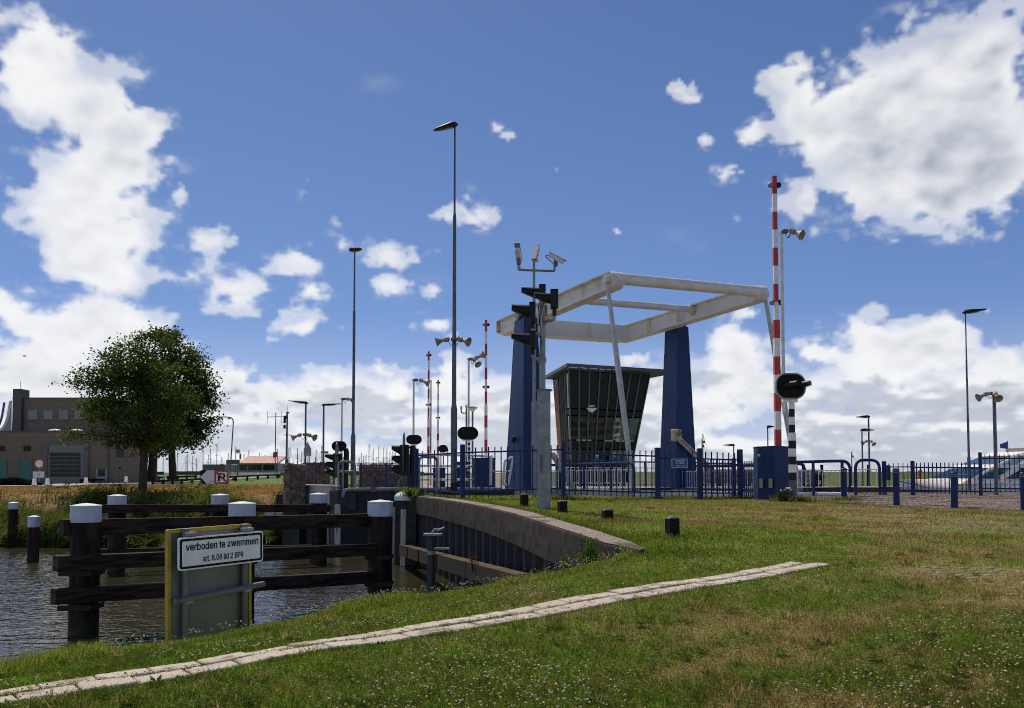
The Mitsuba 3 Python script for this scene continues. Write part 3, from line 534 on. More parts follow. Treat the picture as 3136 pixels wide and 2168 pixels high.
# deck and its rails
D0 = F1 - W_ * 2.2 - U * .55; DL, DW_ = 10.2, BW + 1.1
def quad_plate(o, l, w, z0, z1): return loft([np.array([[q[0], q[1], z] for q in (o, o + U * w, o + U * w + W_ * l, o + W_ * l)]) for z in (z0, z1)])
P(br, 'deck', quad_plate(D0, DL, DW_, -.34, .10), 'asphalt', smooth=False)
P(br, 'deck_edge', quad_plate(D0 - U * .12, DL, .12, -.34, .16), 'render_grey', smooth=False); P(br, 'deck_edge', quad_plate(D0 + U * DW_, DL, .12, -.34, .16), 'render_grey', smooth=False)
P(br, 'deck_nose', quad_plate(D0 - W_ * .12, .12, DW_, -.36, .125), 'steel_white', smooth=False)
for i, e in enumerate((D0 + U * .15, D0 + U * (DW_ - .15))):
    rl = P(br, 'deck_railing', pipe([e + V(0, 0, -e[2] + .1) + W_ * .3, e + V(0, 0, -e[2] + 1.15) + W_ * .3, e + V(0, 0, -e[2] + 1.15) + W_ * (DL - .3), e + V(0, 0, -e[2] + .1) + W_ * (DL - .3)], .055, .3), 'blue_paint')
    for t in np.linspace(1.9, DL - 1.9, 4): P(rl, 'post', box(e + V(0, 0, -e[2] + .6) + W_ * t, (.09, .09, 1.05), math.degrees(.38)), 'blue_paint')
    P(rl, 'rail', beam(e + V(0, 0, -e[2] + .92) + W_ * .4, e + V(0, 0, -e[2] + .92) + W_ * (DL - .4), .03, .04), 'steel_white'); P(rl, 'rail', beam(e + V(0, 0, -e[2] + .2) + W_ * .4, e + V(0, 0, -e[2] + .2) + W_ * (DL - .4), .03, .04), 'steel_white')
    for t in np.arange(.5, DL - .4, .19): P(rl, 'baluster', box(e + V(0, 0, -e[2] + .56) + W_ * t, (.022, .022, .72)), 'steel_white', smooth=False)
# second railing across the platform behind the deck
pr = T('platform_railing', 'long railing of pale balusters under a blue rail below the control building', 'railing')
pa, pb = at(1705, 1440, 42.0), at(2160, 1430, 46.6); pa[2] = pb[2] = .2
for z, m, w in ((1.22, 'blue_paint', .07), (.92, 'steel_white', .04), (.18, 'steel_white', .04)): P(pr, 'rail', beam(pa + V(0, 0, z), pb + V(0, 0, z), w, w), m, smooth=False)
for t in np.linspace(0, 1, 8): P(pr, 'post', box(pa + (pb - pa) * t + V(0, 0, .6), (.1, .1, 1.2), 25), 'blue_paint', smooth=False)
for t in np.linspace(.01, .99, 40): P(pr, 'baluster', box(pa + (pb - pa) * t + V(0, 0, .55), (.028, .028, .74)), 'steel_white', smooth=False)
# sloping grey strut beside the left pylon
solo('strut', beam(at(1690, 1388, 33.5), at(1762, 1502, 33.0), .26, .12), 'galvanised', 'sloping flat grey steel strut behind the bar fence below the control building', 'strut')

# ---------------------------------------------------------------- control building
cb = T('control_building', 'lock control tower widening upwards with dark sloping glass and overhanging flat roof', 'building')
cu = V(math.cos(.445), math.sin(.445), 0); cv = V(-.16, .987, 0); cv2 = V(-math.sin(.445), math.cos(.445), 0)
RC = at(1736, 1112, 52.0); RZ = RC[2]; RWd, RDp = 7.75, 6.8
def flat(p, z): return V(p[0], p[1], z)
c00, c10 = RC, RC + cu * RWd; c01, c11 = RC + cv * RDp, RC + cu * (RWd + .3) + cv2 * RDp
roof = Polygon([c[:2] for c in (c00, c10, c11, c01)])
# overhang open near the corner: a grid of bars with sky between
wall_t = [c00 + cu * .45 + cv * 1.5, c10 - cu * .95 + cv2 * 1.5, c11 - cu * .9 - cv2 * .6, c01 + cu * .55 - cv * .6]
core = Polygon([w[:2] for w in wall_t]).buffer(-.05)
op = Polygon([(c00 + cu * .16 + cv * .12)[:2], (c00 + cu * 3.7 + cv * .12)[:2], (c00 + cu * 3.7 + cv2 * 1.36)[:2], (c00 + cu * .30 + cv * 1.40)[:2]])
P(cb, 'roof', prism(roof.difference(op), RZ - .20, RZ - .165), 'roof_edge', smooth=False); P(f'{cb}__roof', 'fascia', prism(roof.difference(roof.buffer(-.06, join_style=2)), RZ - .164, RZ), 'roof_edge', smooth=False)
P(f'{cb}__roof', 'upper_deck', prism(core.difference(op), RZ - .164, RZ - .02), 'roof_edge', smooth=False)
for t in (.9, 1.55, 2.25, 2.75, 3.2): P('%s__roof' % cb, 'purlin', beam(flat(c00 + cu * t + cv * .1, RZ - .18), flat(c00 + cu * t + cv * 1.42, RZ - .18), .07, .05), 'roof_edge', smooth=False)
zb, zt = .35, RZ - .20
inset = [(c00 + cu * .85 + cv * 2.2), (c10 - cu * 2.15 + cv2 * 2.2), (c11 - cu * 2.8 - cv2 * 1.2), (c01 + cu * .95 - cv * 1.2)]
wb = [flat(p, zb) for p in inset]; wt = [flat(p, zt) for p in wall_t]
def wp(side, s, t):                                     # a point on a sloping wall: side 0 front, 1 right, 2 back, 3 left
    a, b = wb[side], wb[(side + 1) % 4]; c, d = wt[side], wt[(side + 1) % 4]
    lo, hi = a + (b - a) * s, c + (d - c) * s; return lo + (hi - lo) * t
def nrm(side):
    a = wp(side, 0, 0); n = np.cross(wp(side, 1, 0) - a, wp(side, 0, 1) - a); return n / np.linalg.norm(n)
def panel(side, s0, s1, t0, t1, off, th):
    n = nrm(side); q = [wp(side, s, t) for s, t in ((s0, t0), (s1, t0), (s1, t1), (s0, t1))]
    return loft([np.array([x + n * off for x in q]), np.array([x + n * (off + th) for x in q])])
FLO = [.0, .10, .30, .38, .60, .66, 1.0]
sees = {(6, 3), (7, 3), (6, 1), (7, 1)}                                        # bays where one looks right through to the sky
bays = np.linspace(0, 1, 9)
for i in range(8):
    for j in range(6):
        s0, s1, t0, t1 = bays[i] + .008, bays[i + 1] - .008, FLO[j] + .006, FLO[j + 1] - .006
        if i >= 5 and j in (1, 3): P(cb, 'pane', panel(0, s0, s1, t0, t1, 0, .02), 'tint_glass', smooth=False)
        elif j == 5 or j in (1, 3): P(cb, 'pane', panel(0, s0, s1, t0, t1, 0, .02), 'dark_glass', smooth=False)
        else: P(cb, 'panel', panel(0, s0, s1, t0, t1, 0, .02), 'panel_dark', smooth=False)
for i in range(9): P(cb, 'fin', panel(0, max(bays[i] - .005, -.004), min(bays[i] + .005, 1.004), -.02, 1, .02, .08), 'fin', smooth=False)
for i in range(4):
    b = np.linspace(.36, 1, 5)
    for j in range(6): P(cb, 'pane' if j in (1, 3, 5) else 'panel', panel(3, b[i] + .01, b[i + 1] - .01, FLO[j] + .006, FLO[j + 1] - .006, 0, .02), 'dark_glass' if j in (1, 3, 5) else 'panel_dark', smooth=False)
    P(cb, 'fin', panel(3, b[i] - .006, b[i] + .006, -.02, 1, .02, .08), 'fin', smooth=False)
for i in range(12): P(cb, 'lath', panel(3, i / 12 * .36, (i + .8) / 12 * .36, -.02, .93, .0, .05), 'lath', smooth=False)
P(cb, 'backing', panel(3, .0, .41, -.02, .99, -.06, .02), 'panel_dark', smooth=False)
bk = []
for i in range(5):                                                            # back and right walls: open glazed strips high and low
    for s0, s1 in ((0, .26), (.35, .38), (.47, .50), (.59, 1)) if i in (1, 3) else ((0, 1),): bk.append(panel(2, s0, s1, FLO[i], FLO[i + 1], 0, .06))
bk.append(panel(2, 0, 1, FLO[5], 1, 0, .06)); P(cb, 'back_wall', cat(bk), 'panel_dark', smooth=False)
for a, b in ((.26, .35), (.38, .47), (.50, .59)):
    for j in (1, 3): P(cb, 'pane', panel(2, a, b, FLO[j], FLO[j + 1], .02, .012), 'tint_glass', smooth=False)
P(cb, 'side_wall', cat([panel(1, 0, 1, FLO[i], FLO[i + 1], 0, .05) for i in range(6) if i not in (1, 3)] + [panel(1, a, a + .05, FLO[j], FLO[j + 1], 0, .05) for j in (1, 3) for a in (0, .31, .63, .95)]), 'panel_dark', smooth=False)
for j in (1, 3):
    for a in (.05, .36, .68): P(cb, 'side_pane', panel(1, a, a + .27, FLO[j], FLO[j + 1], 0, .02), 'tint_glass', smooth=False)
for t in (.02, .34, .63, .985): P(cb, 'floor', loft([np.array([wp(s, 0.02 if s % 2 == 0 else .02, t) * 1.0 for s in range(4)]), np.array([wp(s, .02, t) + V(0, 0, -.12) for s in range(4)])]), 'panel_dark', smooth=False)
P(cb, 'base_block', loft([np.array([flat(p + (np.mean(wb, 0) - p) * .22, z) for p in inset]) for z in (-.2, .36)]), 'lock_concrete', smooth=False)
for a in (.33, .47): P(cb, 'blind', panel(0, a, a + .10, .155, .20, .022, .012), 'sign_grey', smooth=False)

# ---------------------------------------------------------------- signals, posts, lamps, horns
def hood(o, d, r=.15, L=.42, cut=.55):
    """A signal lantern's long visor from o along d: full round at the box, cut away below towards its tip."""
    d = np.asarray(d, float) / np.linalg.norm(d); a, b = frame(d); up = V(0, 0, 1); side = np.cross(d, up); side /= np.linalg.norm(side); rings = []
    for t in np.linspace(0, 1, 7):
        ang = np.arange(16) * 2 * np.pi / 16; zz = np.sin(ang) * r; lowest = -r + (2 * r * cut) * max(0, (t - .10) / .90)
        zz = np.maximum(zz, lowest); rings.append(o + d * (L * t) + side * (np.cos(ang) * r * (1 - .12 * t))[:, None] + up * zz[:, None])
    return loft(rings)
def horn(o, d, L=.62, r=.22):
    d = np.asarray(d, float); d = d / np.linalg.norm(d); a, b = frame(d); ang = np.arange(16) * 2 * np.pi / 16
    prof = [(0, .055), (.05, .11), (.22, .12), (.24, .06), (.40, .09), (.52, .145), (.60, .205), (.62, .22), (.60, .19), (.40, .07)]
    return loft([o + d * (x * L / .62) + (np.cos(ang)[:, None] * a + np.sin(ang)[:, None] * b) * (rr * r / .22) for x, rr in prof])
def speakers(k, x, y, z, dirs, s=1.0):
    P(k, 'clamp', box((x, y, z), (.26 * s, .22 * s, .16 * s), bev=.02), 'lamp_grey')
    for dx, dy, dz in dirs:
        d = V(dx, dy, dz); d /= np.linalg.norm(d); P(k, 'horn', horn(V(x, y, z + .02 * s) + V(dx, dy, 0) * .2 * s, d, .62 * s, .22 * s), 'horn')
        P(k, 'cable', pipe([V(x, y, z - .1 * s), V(x, y, z - .34 * s) + V(dx, dy, 0) * .12 * s, V(x, y, z + .0) + V(dx, dy, 0) * .3 * s], .012 * s, .1, 5), 'black')
def lamp_head(k, o, dx, L=.95, tilt=.12, dy=0.0, ws=1.0):
    d = V(dx, dy, tilt); d /= np.linalg.norm(d); s = np.cross(d, V(0, 0, 1)); s /= np.linalg.norm(s); n = np.cross(s, d)
    out = []
    for t, w, h in ((-.12, .05, .06), (.0, .13, .13), (.25, .19, .13), (.65, .17, .08), (.97, .10, .04), (1.0, .03, .02)):
        ang = np.arange(12) * 2 * np.pi / 12; q = np.sin(ang); q = np.where(q < 0, q * .35, q)
        out.append(o + d * (L * t) + s * (np.cos(ang) * w * ws)[:, None] + n * (q * h * (.5 + .5 * ws))[:, None])
    h = P(k, 'lamp_head', loft(out), 'dark_band'); P(h, 'lens', loft([o + d * (L * .38 + a * L * .2) + n * -.052 + s * b * .1 - n * c for c in (0, .012)] and [np.array([o + d * (L * .4 + a * L * .22) + s * (b * .10) - n * (.05 + c) for a, b in ((-1, -1), (1, -1), (1, 1), (-1, 1))]) for c in (0, .014)]), 'sign_grey', smooth=False)
def street_lamp(px, ytop, Y, zb, prof, head, label, L=.95, tilt=.12, group='tall street lamps', steps=True, dy=0.):
    k = T('street_lamp', label, 'street lamp', group); x = gx(px, Y); zt = at(px, ytop, Y)[2]
    P(k, 'pole', pole(x, Y, [(r, zb + (zt - zb) * t) for r, t in prof], 14), 'lamp_grey')
    for dx in head: lamp_head(k, V(x, Y, zt), dx, L, tilt, dy, 1.6 if dy else 1.0)
    return k, x, zt
STEP = [(.17, 0), (.17, .235), (.115, .25), (.115, .30), (.105, .70), (.07, .715), (.06, 1)]
k, x, zt = street_lamp(1390, 385, 34.3, .05, [(.122, 0), (.122, .225), (.086, .24), (.08, .44), (.074, .45), (.062, .75), (.042, .76), (.034, 1)], (-1,), 'tallest street lamp with a single dark head and two horn loudspeakers on its pole', .92, -.42, dy=-.5)
z = at(1390, 1040, 34.3)[2]; speakers(k, x, 34.3 - .1, z, ((-1, -.15, -.28), (.85, -.5, -.35)), .86)
P(k, 'base_sleeve', pole(x, 34.3, [(.13, -.0), (.13, .45)], 14), 'dark_band')
k, x, zt = street_lamp(1081, 768, 37.5, .15, [(.098, 0), (.098, .218), (.064, .235), (.056, .74), (.040, .75), (.032, 1)], (), 'second tallest street lamp rising from the lock head left of the signals')
lamp_head(k, V(x - .12, 37.5, zt), .9, .52, .02, -.7, 1.3)
k, x, zt = street_lamp(2967, 958, 38.5, .1, [(.070, 0), (.070, .18), (.050, .19), (.046, .40), (.042, .41), (.036, .73), (.028, .74), (.025, 1)], (1,), 'tall street lamp on the right standing behind the white motor cruiser', .95, .16)
def small_lamp(px, ytop, ybot, Y, dirs, label, L=.8, w=.05, tilt=.1):
    k = T('street_lamp', label, 'street lamp', 'distant street lamps'); x = gx(px, Y); z1, z0 = at(px, ytop, Y)[2], at(px, ybot, Y)[2] - .6
    P(k, 'pole', pole(x, Y, [(w * 1.4, z0), (w * 1.4, z0 + (z1 - z0) * .2), (w, z0 + (z1 - z0) * .22), (w * .8, z1)], 8), 'mast')
    for d in dirs: lamp_head(k, V(x, Y, z1), d, L, tilt)
    return k, x
k, x = small_lamp(935, 1235, 1440, 62, (-1,), 'distant street lamp with two horns, above the house shaped sign back', 1.25, .075, .15)
speakers(k, x, 61.85, at(935, 1331, 62)[2], ((-1, -.1, -.4), (.8, -.4, -.35)), 1.15)
small_lamp(990, 1241, 1440, 66, (1,), 'distant street lamp with head to the right and a small plate on its pole', 1.4, .08, .08)
P('street_lamp_004', 'plate', box(at(994, 1385, 65.8), (.55, .03, .17)), 'galvanised')
small_lamp(2352, 1308, 1430, 60, (1,), 'distant street lamp just left of the near red and white barrier arm', .45, .05, .06)
small_lamp(2641, 1318, 1500, 58, (1,), 'shorter of the two distant street lamps standing close together on the dike', .8, .06, .02)
k, x = small_lamp(2662, 1277, 1500, 61, (-1,), 'taller of the two dike street lamps, with horn loudspeakers halfway up', .85, .07, -.02)
speakers(k, x, 60.9, at(2662, 1350, 61)[2], ((-1, -.2, -.5), (.2, -.8, -.6)), .72)
small_lamp(2247, 1364, 1440, 75, (-1,), 'tiny far street lamp seen above the bar fence right of the pylon', .9, .06, .02)
k = T('street_lamp', 'slender curved street lamp standing alone left of the pink roof', 'street lamp', 'distant street lamps'); x, Y = gx(707, 120), 120
z0, z1 = at(707, 1440, Y)[2] - 1, at(707, 1279, Y)[2]
P(k, 'pole', pipe([V(x - .1, Y, z0), V(x + .3, Y, z1), V(x - 1.1, Y, z1 + .12)], .085, .9, 8), 'lamp_grey'); P(k, 'lamp_head', box((x - 1.55, Y, z1 + .1), (1.0, .3, .16), bev=.05), 'galvanised')

# near signal column and its four lanterns
sc_ = T('signal_column', 'thick galvanised octagonal column on the lawn carrying four black ship signals', 'signal post'); SX, SY = gx(1666, 19.7), 19.7
ang = np.arange(8) * np.pi / 4 + np.pi / 8
z1 = at(1662, 1193, SY)[2]; z2 = at(1662, 905, SY)[2]
P(sc_, 'base', loft([np.c_[SX + .155 * np.cos(ang), SY + .155 * np.sin(ang), np.full(8, z)] for z in (-.3, z1 - .02)]), 'galvanised', smooth=20)
P(sc_, 'collar', pole(SX, SY, [(.19, z1 - .03), (.19, z1)], 16), 'lamp_grey'); P(sc_, 'pole', pole(SX - .03, SY, [(.068, z1), (.065, z2)], 16), 'galvanised')
P(sc_, 'ground_bolt', cyl((SX - .13, SY - .2, .06), (SX - .13, SY - .2, .16), .02, n=6), 'galvanised'); P(sc_, 'hatch', box((SX - .06, SY - .143, .95), (.07, .02, .4)), 'lamp_grey')
for z in (1009, 1005 + 82): pass
def lantern(pxb, ytop, ybot, pxtip, yh0, yh1, Y, neck):
    a, b = at(pxb[0], ytop, Y), at(pxb[1], ybot, Y); c = (a + b) / 2; w = b[0] - a[0]; h = a[2] - b[2]
    body = P(sc_, 'lantern', box(c, (w, .26, h), bev=.015), 'black', smooth=30)
    r = (at(0, yh0, Y)[2] - at(0, yh1, Y)[2]) / 2; zc = at(0, (yh0 + yh1) / 2, Y)[2]; tipx = gx(pxtip, Y)
    P(body, 'visor', hood(V(a[0] + .02, Y, zc), V(-1, -.06, .03), r, a[0] - tipx, .60), 'black')
    P(body, 'neck', cyl((c[0], Y, b[2] + .01), (c[0], Y, b[2] - neck), .045, n=10), 'black'); P(body, 'lid', box((c[0] + .0, Y, a[2] + .008), (w * 1.04, .28, .016)), 'black_board')
    q = V(c[0], Y, b[2] - neck)
    P(sc_, 'bracket', pipe([q + V(0, 0, .05), q + V(0, 0, -.08), V(SX - .03, SY, q[2] - .10)], .035, .06), 'galvanised'); P(sc_, 'band', pole(SX - .03, SY, [(.085, q[2] - .15), (.085, q[2] - .05)], 14), 'galvanised')
lantern((1651, 1671), 876, 940, 1594, 881, 916, 19.9, .30)
lantern((1686, 1709), 891, 945, 1633, 898, 930, 19.4, .16)
lantern((1621, 1640), 930, 990, 1564, 934, 974, 19.5, .12)
lantern((1622, 1640), 1018, 1070, 1563, 1022, 1058, 19.6, .12)
P(sc_, 'junction_box', box(at(1668, 952, 19.75), (.12, .14, .24), bev=.02), 'horn'); P(sc_, 'cable', pipe([at(1648, 930, 19.6), at(1653, 990, 19.55), at(1640, 1005, 19.6)], .012, .1, 6), 'black'); P(sc_, 'cable', pipe([at(1668, 930, 19.6), at(1655, 985, 19.5), at(1662, 1010, 19.6)], .01, .1, 6), 'white')
# camera mast behind it
cm = T('camera_mast', 'slim grey mast behind the signal column topped by three security cameras', 'mast'); Y = 29.5; x = gx(1636, Y)
zz = [at(1636, y, Y)[2] for y in (1520, 1231, 1225, 880, 880, 800)]
P(cm, 'pole', pole(x, Y, [(.085, zz[0] - .3), (.085, zz[1]), (.055, zz[2]), (.05, zz[3]), (.04, zz[4]), (.04, zz[5])], 12), 'galvanised')
xt = x + .06; P(cm, 'crossarm', pipe([at(1588, 800, Y), at(1588, 826, Y), at(1698, 830, Y), at(1698, 808, Y)], .042, .06), 'galvanised')
for (px, y, d, rollx) in ((1588, 785, V(-.15, -.75, .75), 0), (1642, 775, V(-.25, -.55, -1.1), 0), (1702, 790, V(1, -.35, -.62), 0)):
    o = at(px, y, Y); d = d / np.linalg.norm(d)
    c = P(cm, 'camera', beam(o - d * .25, o + d * .3, .16, .16), 'steel_white', smooth=False); P(c, 'sunshield', beam(o - d * .25 + V(0, 0, .085), o + d * .42 + V(0, 0, .085), .19, .02), 'galvanised', smooth=False)
    P(c, 'bracket', cyl(o + V(0, 0, -.28), o, .07, n=10), 'lamp_grey'); P(c, 'cable', pipe([o - d * .25, o - d * .45 + V(0, 0, -.12), o + V(0, 0, -.26)], .016, .15, 6), 'black')

def striped(k, x, y, z0, z1, n, r0, r1, first='red', other='white', nseg=12, name='stripe'):
    for i in range(n):
        a, b = z0 + (z1 - z0) * i / n, z0 + (z1 - z0) * (i + 1) / n; ra, rb = r0 + (r1 - r0) * i / n, r0 + (r1 - r0) * (i + 1) / n
        P(k, name, pole(x, y, [(ra, a), (rb, b)], nseg), first if i % 2 == 0 else other)
def barrier(px, ytop, ybot, Y, n, w, label, cab=None, shift=0):
    k = T('boom_barrier', label, 'barrier', 'raised red and white barrier arms'); x = gx(px, Y); z0, z1 = at(px, ybot, Y)[2], at(px, ytop, Y)[2]
    striped(k, x, Y, z0, z0 + (z1 - z0) * .42, int(n * .42) | 1, w, w, nseg=4 if False else 8)
    m = int(n * .42) | 1; zm = z0 + (z1 - z0) * m / n
    for i in range(len([q for q in scene if q.startswith(k + '__stripe')])): del scene[f'{k}__stripe' + (f'_{i:03d}' if i else '')]
    USED.pop(f'{k}__stripe', None)
    for i in range(n):
        a, b = z0 + (z1 - z0) * i / n, z0 + (z1 - z0) * (i + 1) / n; ww = w if i < m else w * .74
        P(k, 'stripe', beam((x, Y, a), (x, Y, b), ww * 1.06, ww * 1.06, (0, 1, 0)), 'red' if (n - 1 - i) % 2 == 0 else 'white', smooth=False)
    for t in (.985, .55): 
        for s in (-1, 1): P(k, 'warning_lamp', ball((x + s * w * .75, Y - .02, z0 + (z1 - z0) * t - .15), w * .55, 1), 'dark_band' if s > 0 else 'galvanised')
    return k, x
k, x = barrier(2383, 540, 1372, 26.6, 15, .16, 'nearest and biggest red and white barrier arm rising from the blue cabinet')
P(k, 'counter_stay', beam(V(x + .16, 26.7, 1.4), V(x + .34, 26.7, .2), .05, .1), 'galvanised')
barrier(1488, 980, 1420, 52, 12, .17, 'red and white barrier arm just left of the left blue pylon'); barrier(1312, 1076, 1425, 62, 12, .16, 'red and white barrier arm left of the tallest street lamp, the higher one there')
barrier(1341, 1163, 1410, 78, 12, .16, 'small red and white barrier arm close to the tallest street lamp, the shortest of all')
# barrier cabinet
bc = T('barrier_cabinet', 'dark blue steel cabinet at the foot of the near barrier arm', 'cabinet'); c = gx(2368, 26.3)
cz0, cz1 = -.25, at(2368, 1370, 26.3)[2]
cabp = Polygon([(gx(2320, 26.3), 26.3), (gx(2369, 26.0), 25.9), (gx(2421, 26.2), 26.25), (gx(2421, 26.2) + .1, 27.1), (gx(2320, 26.3) + .1, 27.1)])
P(bc, 'body', prism(cabp, cz0, cz1), 'blue_paint', smooth=False); P(bc, 'lid', prism(cabp.buffer(.02), cz1, cz1 + .03), 'blue_paint', smooth=False)
for px in (2331, 2360):
    q = at(px, 1480, 26.12 if px < 2340 else 25.92); P(bc, 'lock_plate', box(q, (.10, .05, .27), -38 if False else -28), 'galvanised'); P(bc, 'notice', box(q + V(0, -.03, .04), (.07, .012, .12), -28), 'yellow')
    q = at(px - 6, 1396, 26.1); P(bc, 'knob', ball(q, (.045, .06, .045), 1), 'galvanised')
# flashing signal with striped post
def oval(k, c, w, h, d=.07, rf=.5):
    r = h * rf; cap = shapely.box(-w / 2 + r, -h / 2 + r - .001, w / 2 - r, h / 2 - r + .001).buffer(r, 10)
    m = prism(cap, 0, d); m.vertices = np.c_[m.vertices[:, 0] + c[0], c[1] + .0 - m.vertices[:, 2] + 0, m.vertices[:, 1] + c[2]]; m.invert()
    rim = prism(cap.buffer(.03).difference(cap.buffer(-.006)), -.012, d + .012); rim.vertices = np.c_[rim.vertices[:, 0] + c[0], c[1] - rim.vertices[:, 2], rim.vertices[:, 1] + c[2]]; rim.invert()
    return m, rim
def flasher(px, yc, w, h, Y, ybase, label, hoods, posttop, r=.07, stripes=11, face=-1, lean=0, plate=True, z0=None):
    k = T('flashing_signal', label, 'traffic signal', 'oval flashing bridge signals'); c = at(px, yc, Y)
    W, Hh = w * Y / F, h * Y / F; m, rim = oval(k, c, W, Hh, rf=.40 if hoods else .5)
    P(k, 'board', m, 'black_board', smooth=30); P(k, 'rim', rim, 'sign_grey' if hoods else 'dark_band', smooth=30)
    if hoods:
        for s in (-1, 1):
            o = c + V(s * W * .22 + .03, -.06, .02); P(k, 'visor', hood(o, V(.62, -.8, .02), .10, .38, .35), 'black'); P(k, 'lens', ball(o + V(.03, -.03, 0), (.07, .02, .07), 1), 'dark_band')
    else:
        for s in (-1, 1): P(k, 'lamp_back', ball(c + V(s * W * .22, -.07, -.02), (.10, .05, .10), 1), 'black')
    zp = at(px, posttop, Y)[2]; zb = at(px, ybase, Y)[2] if z0 is None else z0
    if plate: P(k, 'bracket', cat(box((c[0], Y + .04, zp + .02), (W * .52, .16, .10)), box((c[0] - W * .17, Y + .03, zp + .12), (.07, .05, .18)), box((c[0] + W * .17, Y + .03, zp + .12), (.07, .05, .18))), 'white')
    if stripes:
        n = stripes
        for i in range(n):
            a, b = zb + (zp - zb) * (.22 + .78 * i / n), zb + (zp - zb) * (.22 + .78 * (i + 1) / n); rr = r if i < n * .6 else r * .78
            P(k, 'post_band', pole(c[0] + .06, Y + .06, [(rr, a), (rr, b)], 14), 'dark_band' if i % 2 == 0 else 'white')
        P(k, 'post_foot', pole(c[0] + .06, Y + .06, [(r * 1.02, zb - .3), (r * 1.02, zb + (zp - zb) * .22)], 14), 'lamp_grey')
    else: P(k, 'post', pole(c[0] + .02, Y + .06, [(r, zb), (r * .8, zp)], 10), 'galvanised')
    return k
flasher(2419, 1183, 86, 74, 24.6, 1533, 'near oval black bridge signal with two visors on a black and white post', True, 1228, .105, 10, z0=-.05)
flasher(1433, 1327, 60, 36, 47, 1480, 'far oval signal on a striped post right of the tallest street lamp', False, 1348, .085, 14)
flasher(1039, 1366, 42, 27, 52, 1440, 'far oval signal behind the left three visor ship signal', False, 1382, .06, 6)
flasher(1268, 1346, 44, 24, 44, 1440, 'far oval signal beside the upper part of the right three visor ship signal', False, 1360, .06, 6)
flasher(1357, 1374, 27, 20, 60, 1450, 'smallest far oval signal, just left of the tallest street lamp pole', False, 1386, .05, 0, plate=False)
# posts with horn loudspeakers
def horn_post(px, ytop, ybot, Y, dirs, label, r=.05, s=.9, mat='steel_white', xo=0):
    k = T('loudspeaker_post', label, 'loudspeaker', 'posts with horn loudspeakers'); x = gx(px, Y); z0, z1 = at(px, ybot, Y)[2] - .3, at(px, ytop, Y)[2]
    P(k, 'pole', pole(x, Y, [(r * 1.15, z0), (r, z1)], 10), mat); P(k, 'cap', box((x, Y, z1), (.2 * s, .2 * s, .1 * s), bev=.02), mat)
    speakers(k, x + .12 * s * (1 if dirs[0][0] > 0 else -1), Y - .05, z1, dirs, s); return k
horn_post(2403, 710, 1235, 25.2, ((1, -.3, -.5), (.75, -.7, -.6)), 'tall white post with horn loudspeakers beside the near barrier arm', .045, .68)
horn_post(3049, 1205, 1522, 33.0, ((-1, -.05, -.45), (-.1, -1, -.7)), 'grey loudspeaker post in front of the motor cruiser on the far right', .06, .72, 'lamp_grey')
horn_post(1266, 1164, 1360, 52, ((1, -.3, -.42),), 'far white loudspeaker post above the right three visor ship signal', .055, 1.0)
horn_post(1435, 1100, 1480, 50, ((.9, -.3, .3), (.6, -.7, -.75)), 'far white loudspeaker post right of the tallest street lamp', .055, 1.0)
horn_post(1046, 1222, 1440, 58, ((.9, -.5, -.2),), 'far white loudspeaker post left of the second tallest lamp', .055, .95)
solo('flag_pole', pole(gx(1319, 66), 66, [(.06, 0), (.05, at(1319, 1163, 66)[2])], 8), 'galvanised', 'thin grey bare pole between the two far barrier arms', 'pole')
# ship signals seen from the side
def ship_signal(x0, x1, ytop, ybot, Y, label, tips):
    k = T('ship_signal', label, 'traffic signal', 'three visor ship signals'); xb0, xb1 = gx(x0, Y), gx(x1, Y); zt, zb = at(0, ytop, Y)[2], at(0, ybot, Y)[2]; n = 3; h = (zt - zb) / n
    P(k, 'body', box(((xb0 + xb1) / 2, Y, (zt + zb) / 2), (xb1 - xb0, .34, zt - zb), bev=.02), 'black', smooth=30)
    for i in range(n): P(k, 'visor', hood(V(xb0 + .02, Y, zt - h * (i + .5)), V(-1, -.05, .02), h * .44, xb0 - gx(tips, Y), .52), 'black')
    xc = xb0 + .15; P(k, 'shield', loft([np.c_[np.full(20, xc + o), Y - .1 + .36 * np.cos(np.arange(20) * np.pi / 10), (zt + zb) / 2 + .26 + ((zt - zb) / 2 + .28) * np.sin(np.arange(20) * np.pi / 10) * .9] for o in (-.012, .012)]), 'lamp_grey')
    P(k, 'post', pole(xb1 + .12, Y, [(.09, 0), (.09, zb + (zt - zb) * .98)], 12), 'black'); P(k, 'arm', beam(((xb1), Y, zt - .1), (xb1 + .14, Y, zt - .1), .06, .06), 'black'); P(k, 'cable', pipe([V(xb0 + .1, Y - .05, zb), V(xb0 - .12, Y - .05, zb - .4), V(xb0 + .28, Y, zb - .55)], .02, .2, 6), 'galvanised')
    return k
ship_signal(1225, 1253, 1362, 1456, 31.5, 'right three visor ship signal at the left end of the blue bar fence', 1198)
k = ship_signal(1022, 1034, 1388, 1462, 37.0, 'left three visor ship signal beside the second tallest street lamp', 995)
P(k, 'side_post', pole(gx(1060, 37), 37, [(.10, .1), (.10, at(0, 1373, 37)[2])], 12), 'black')

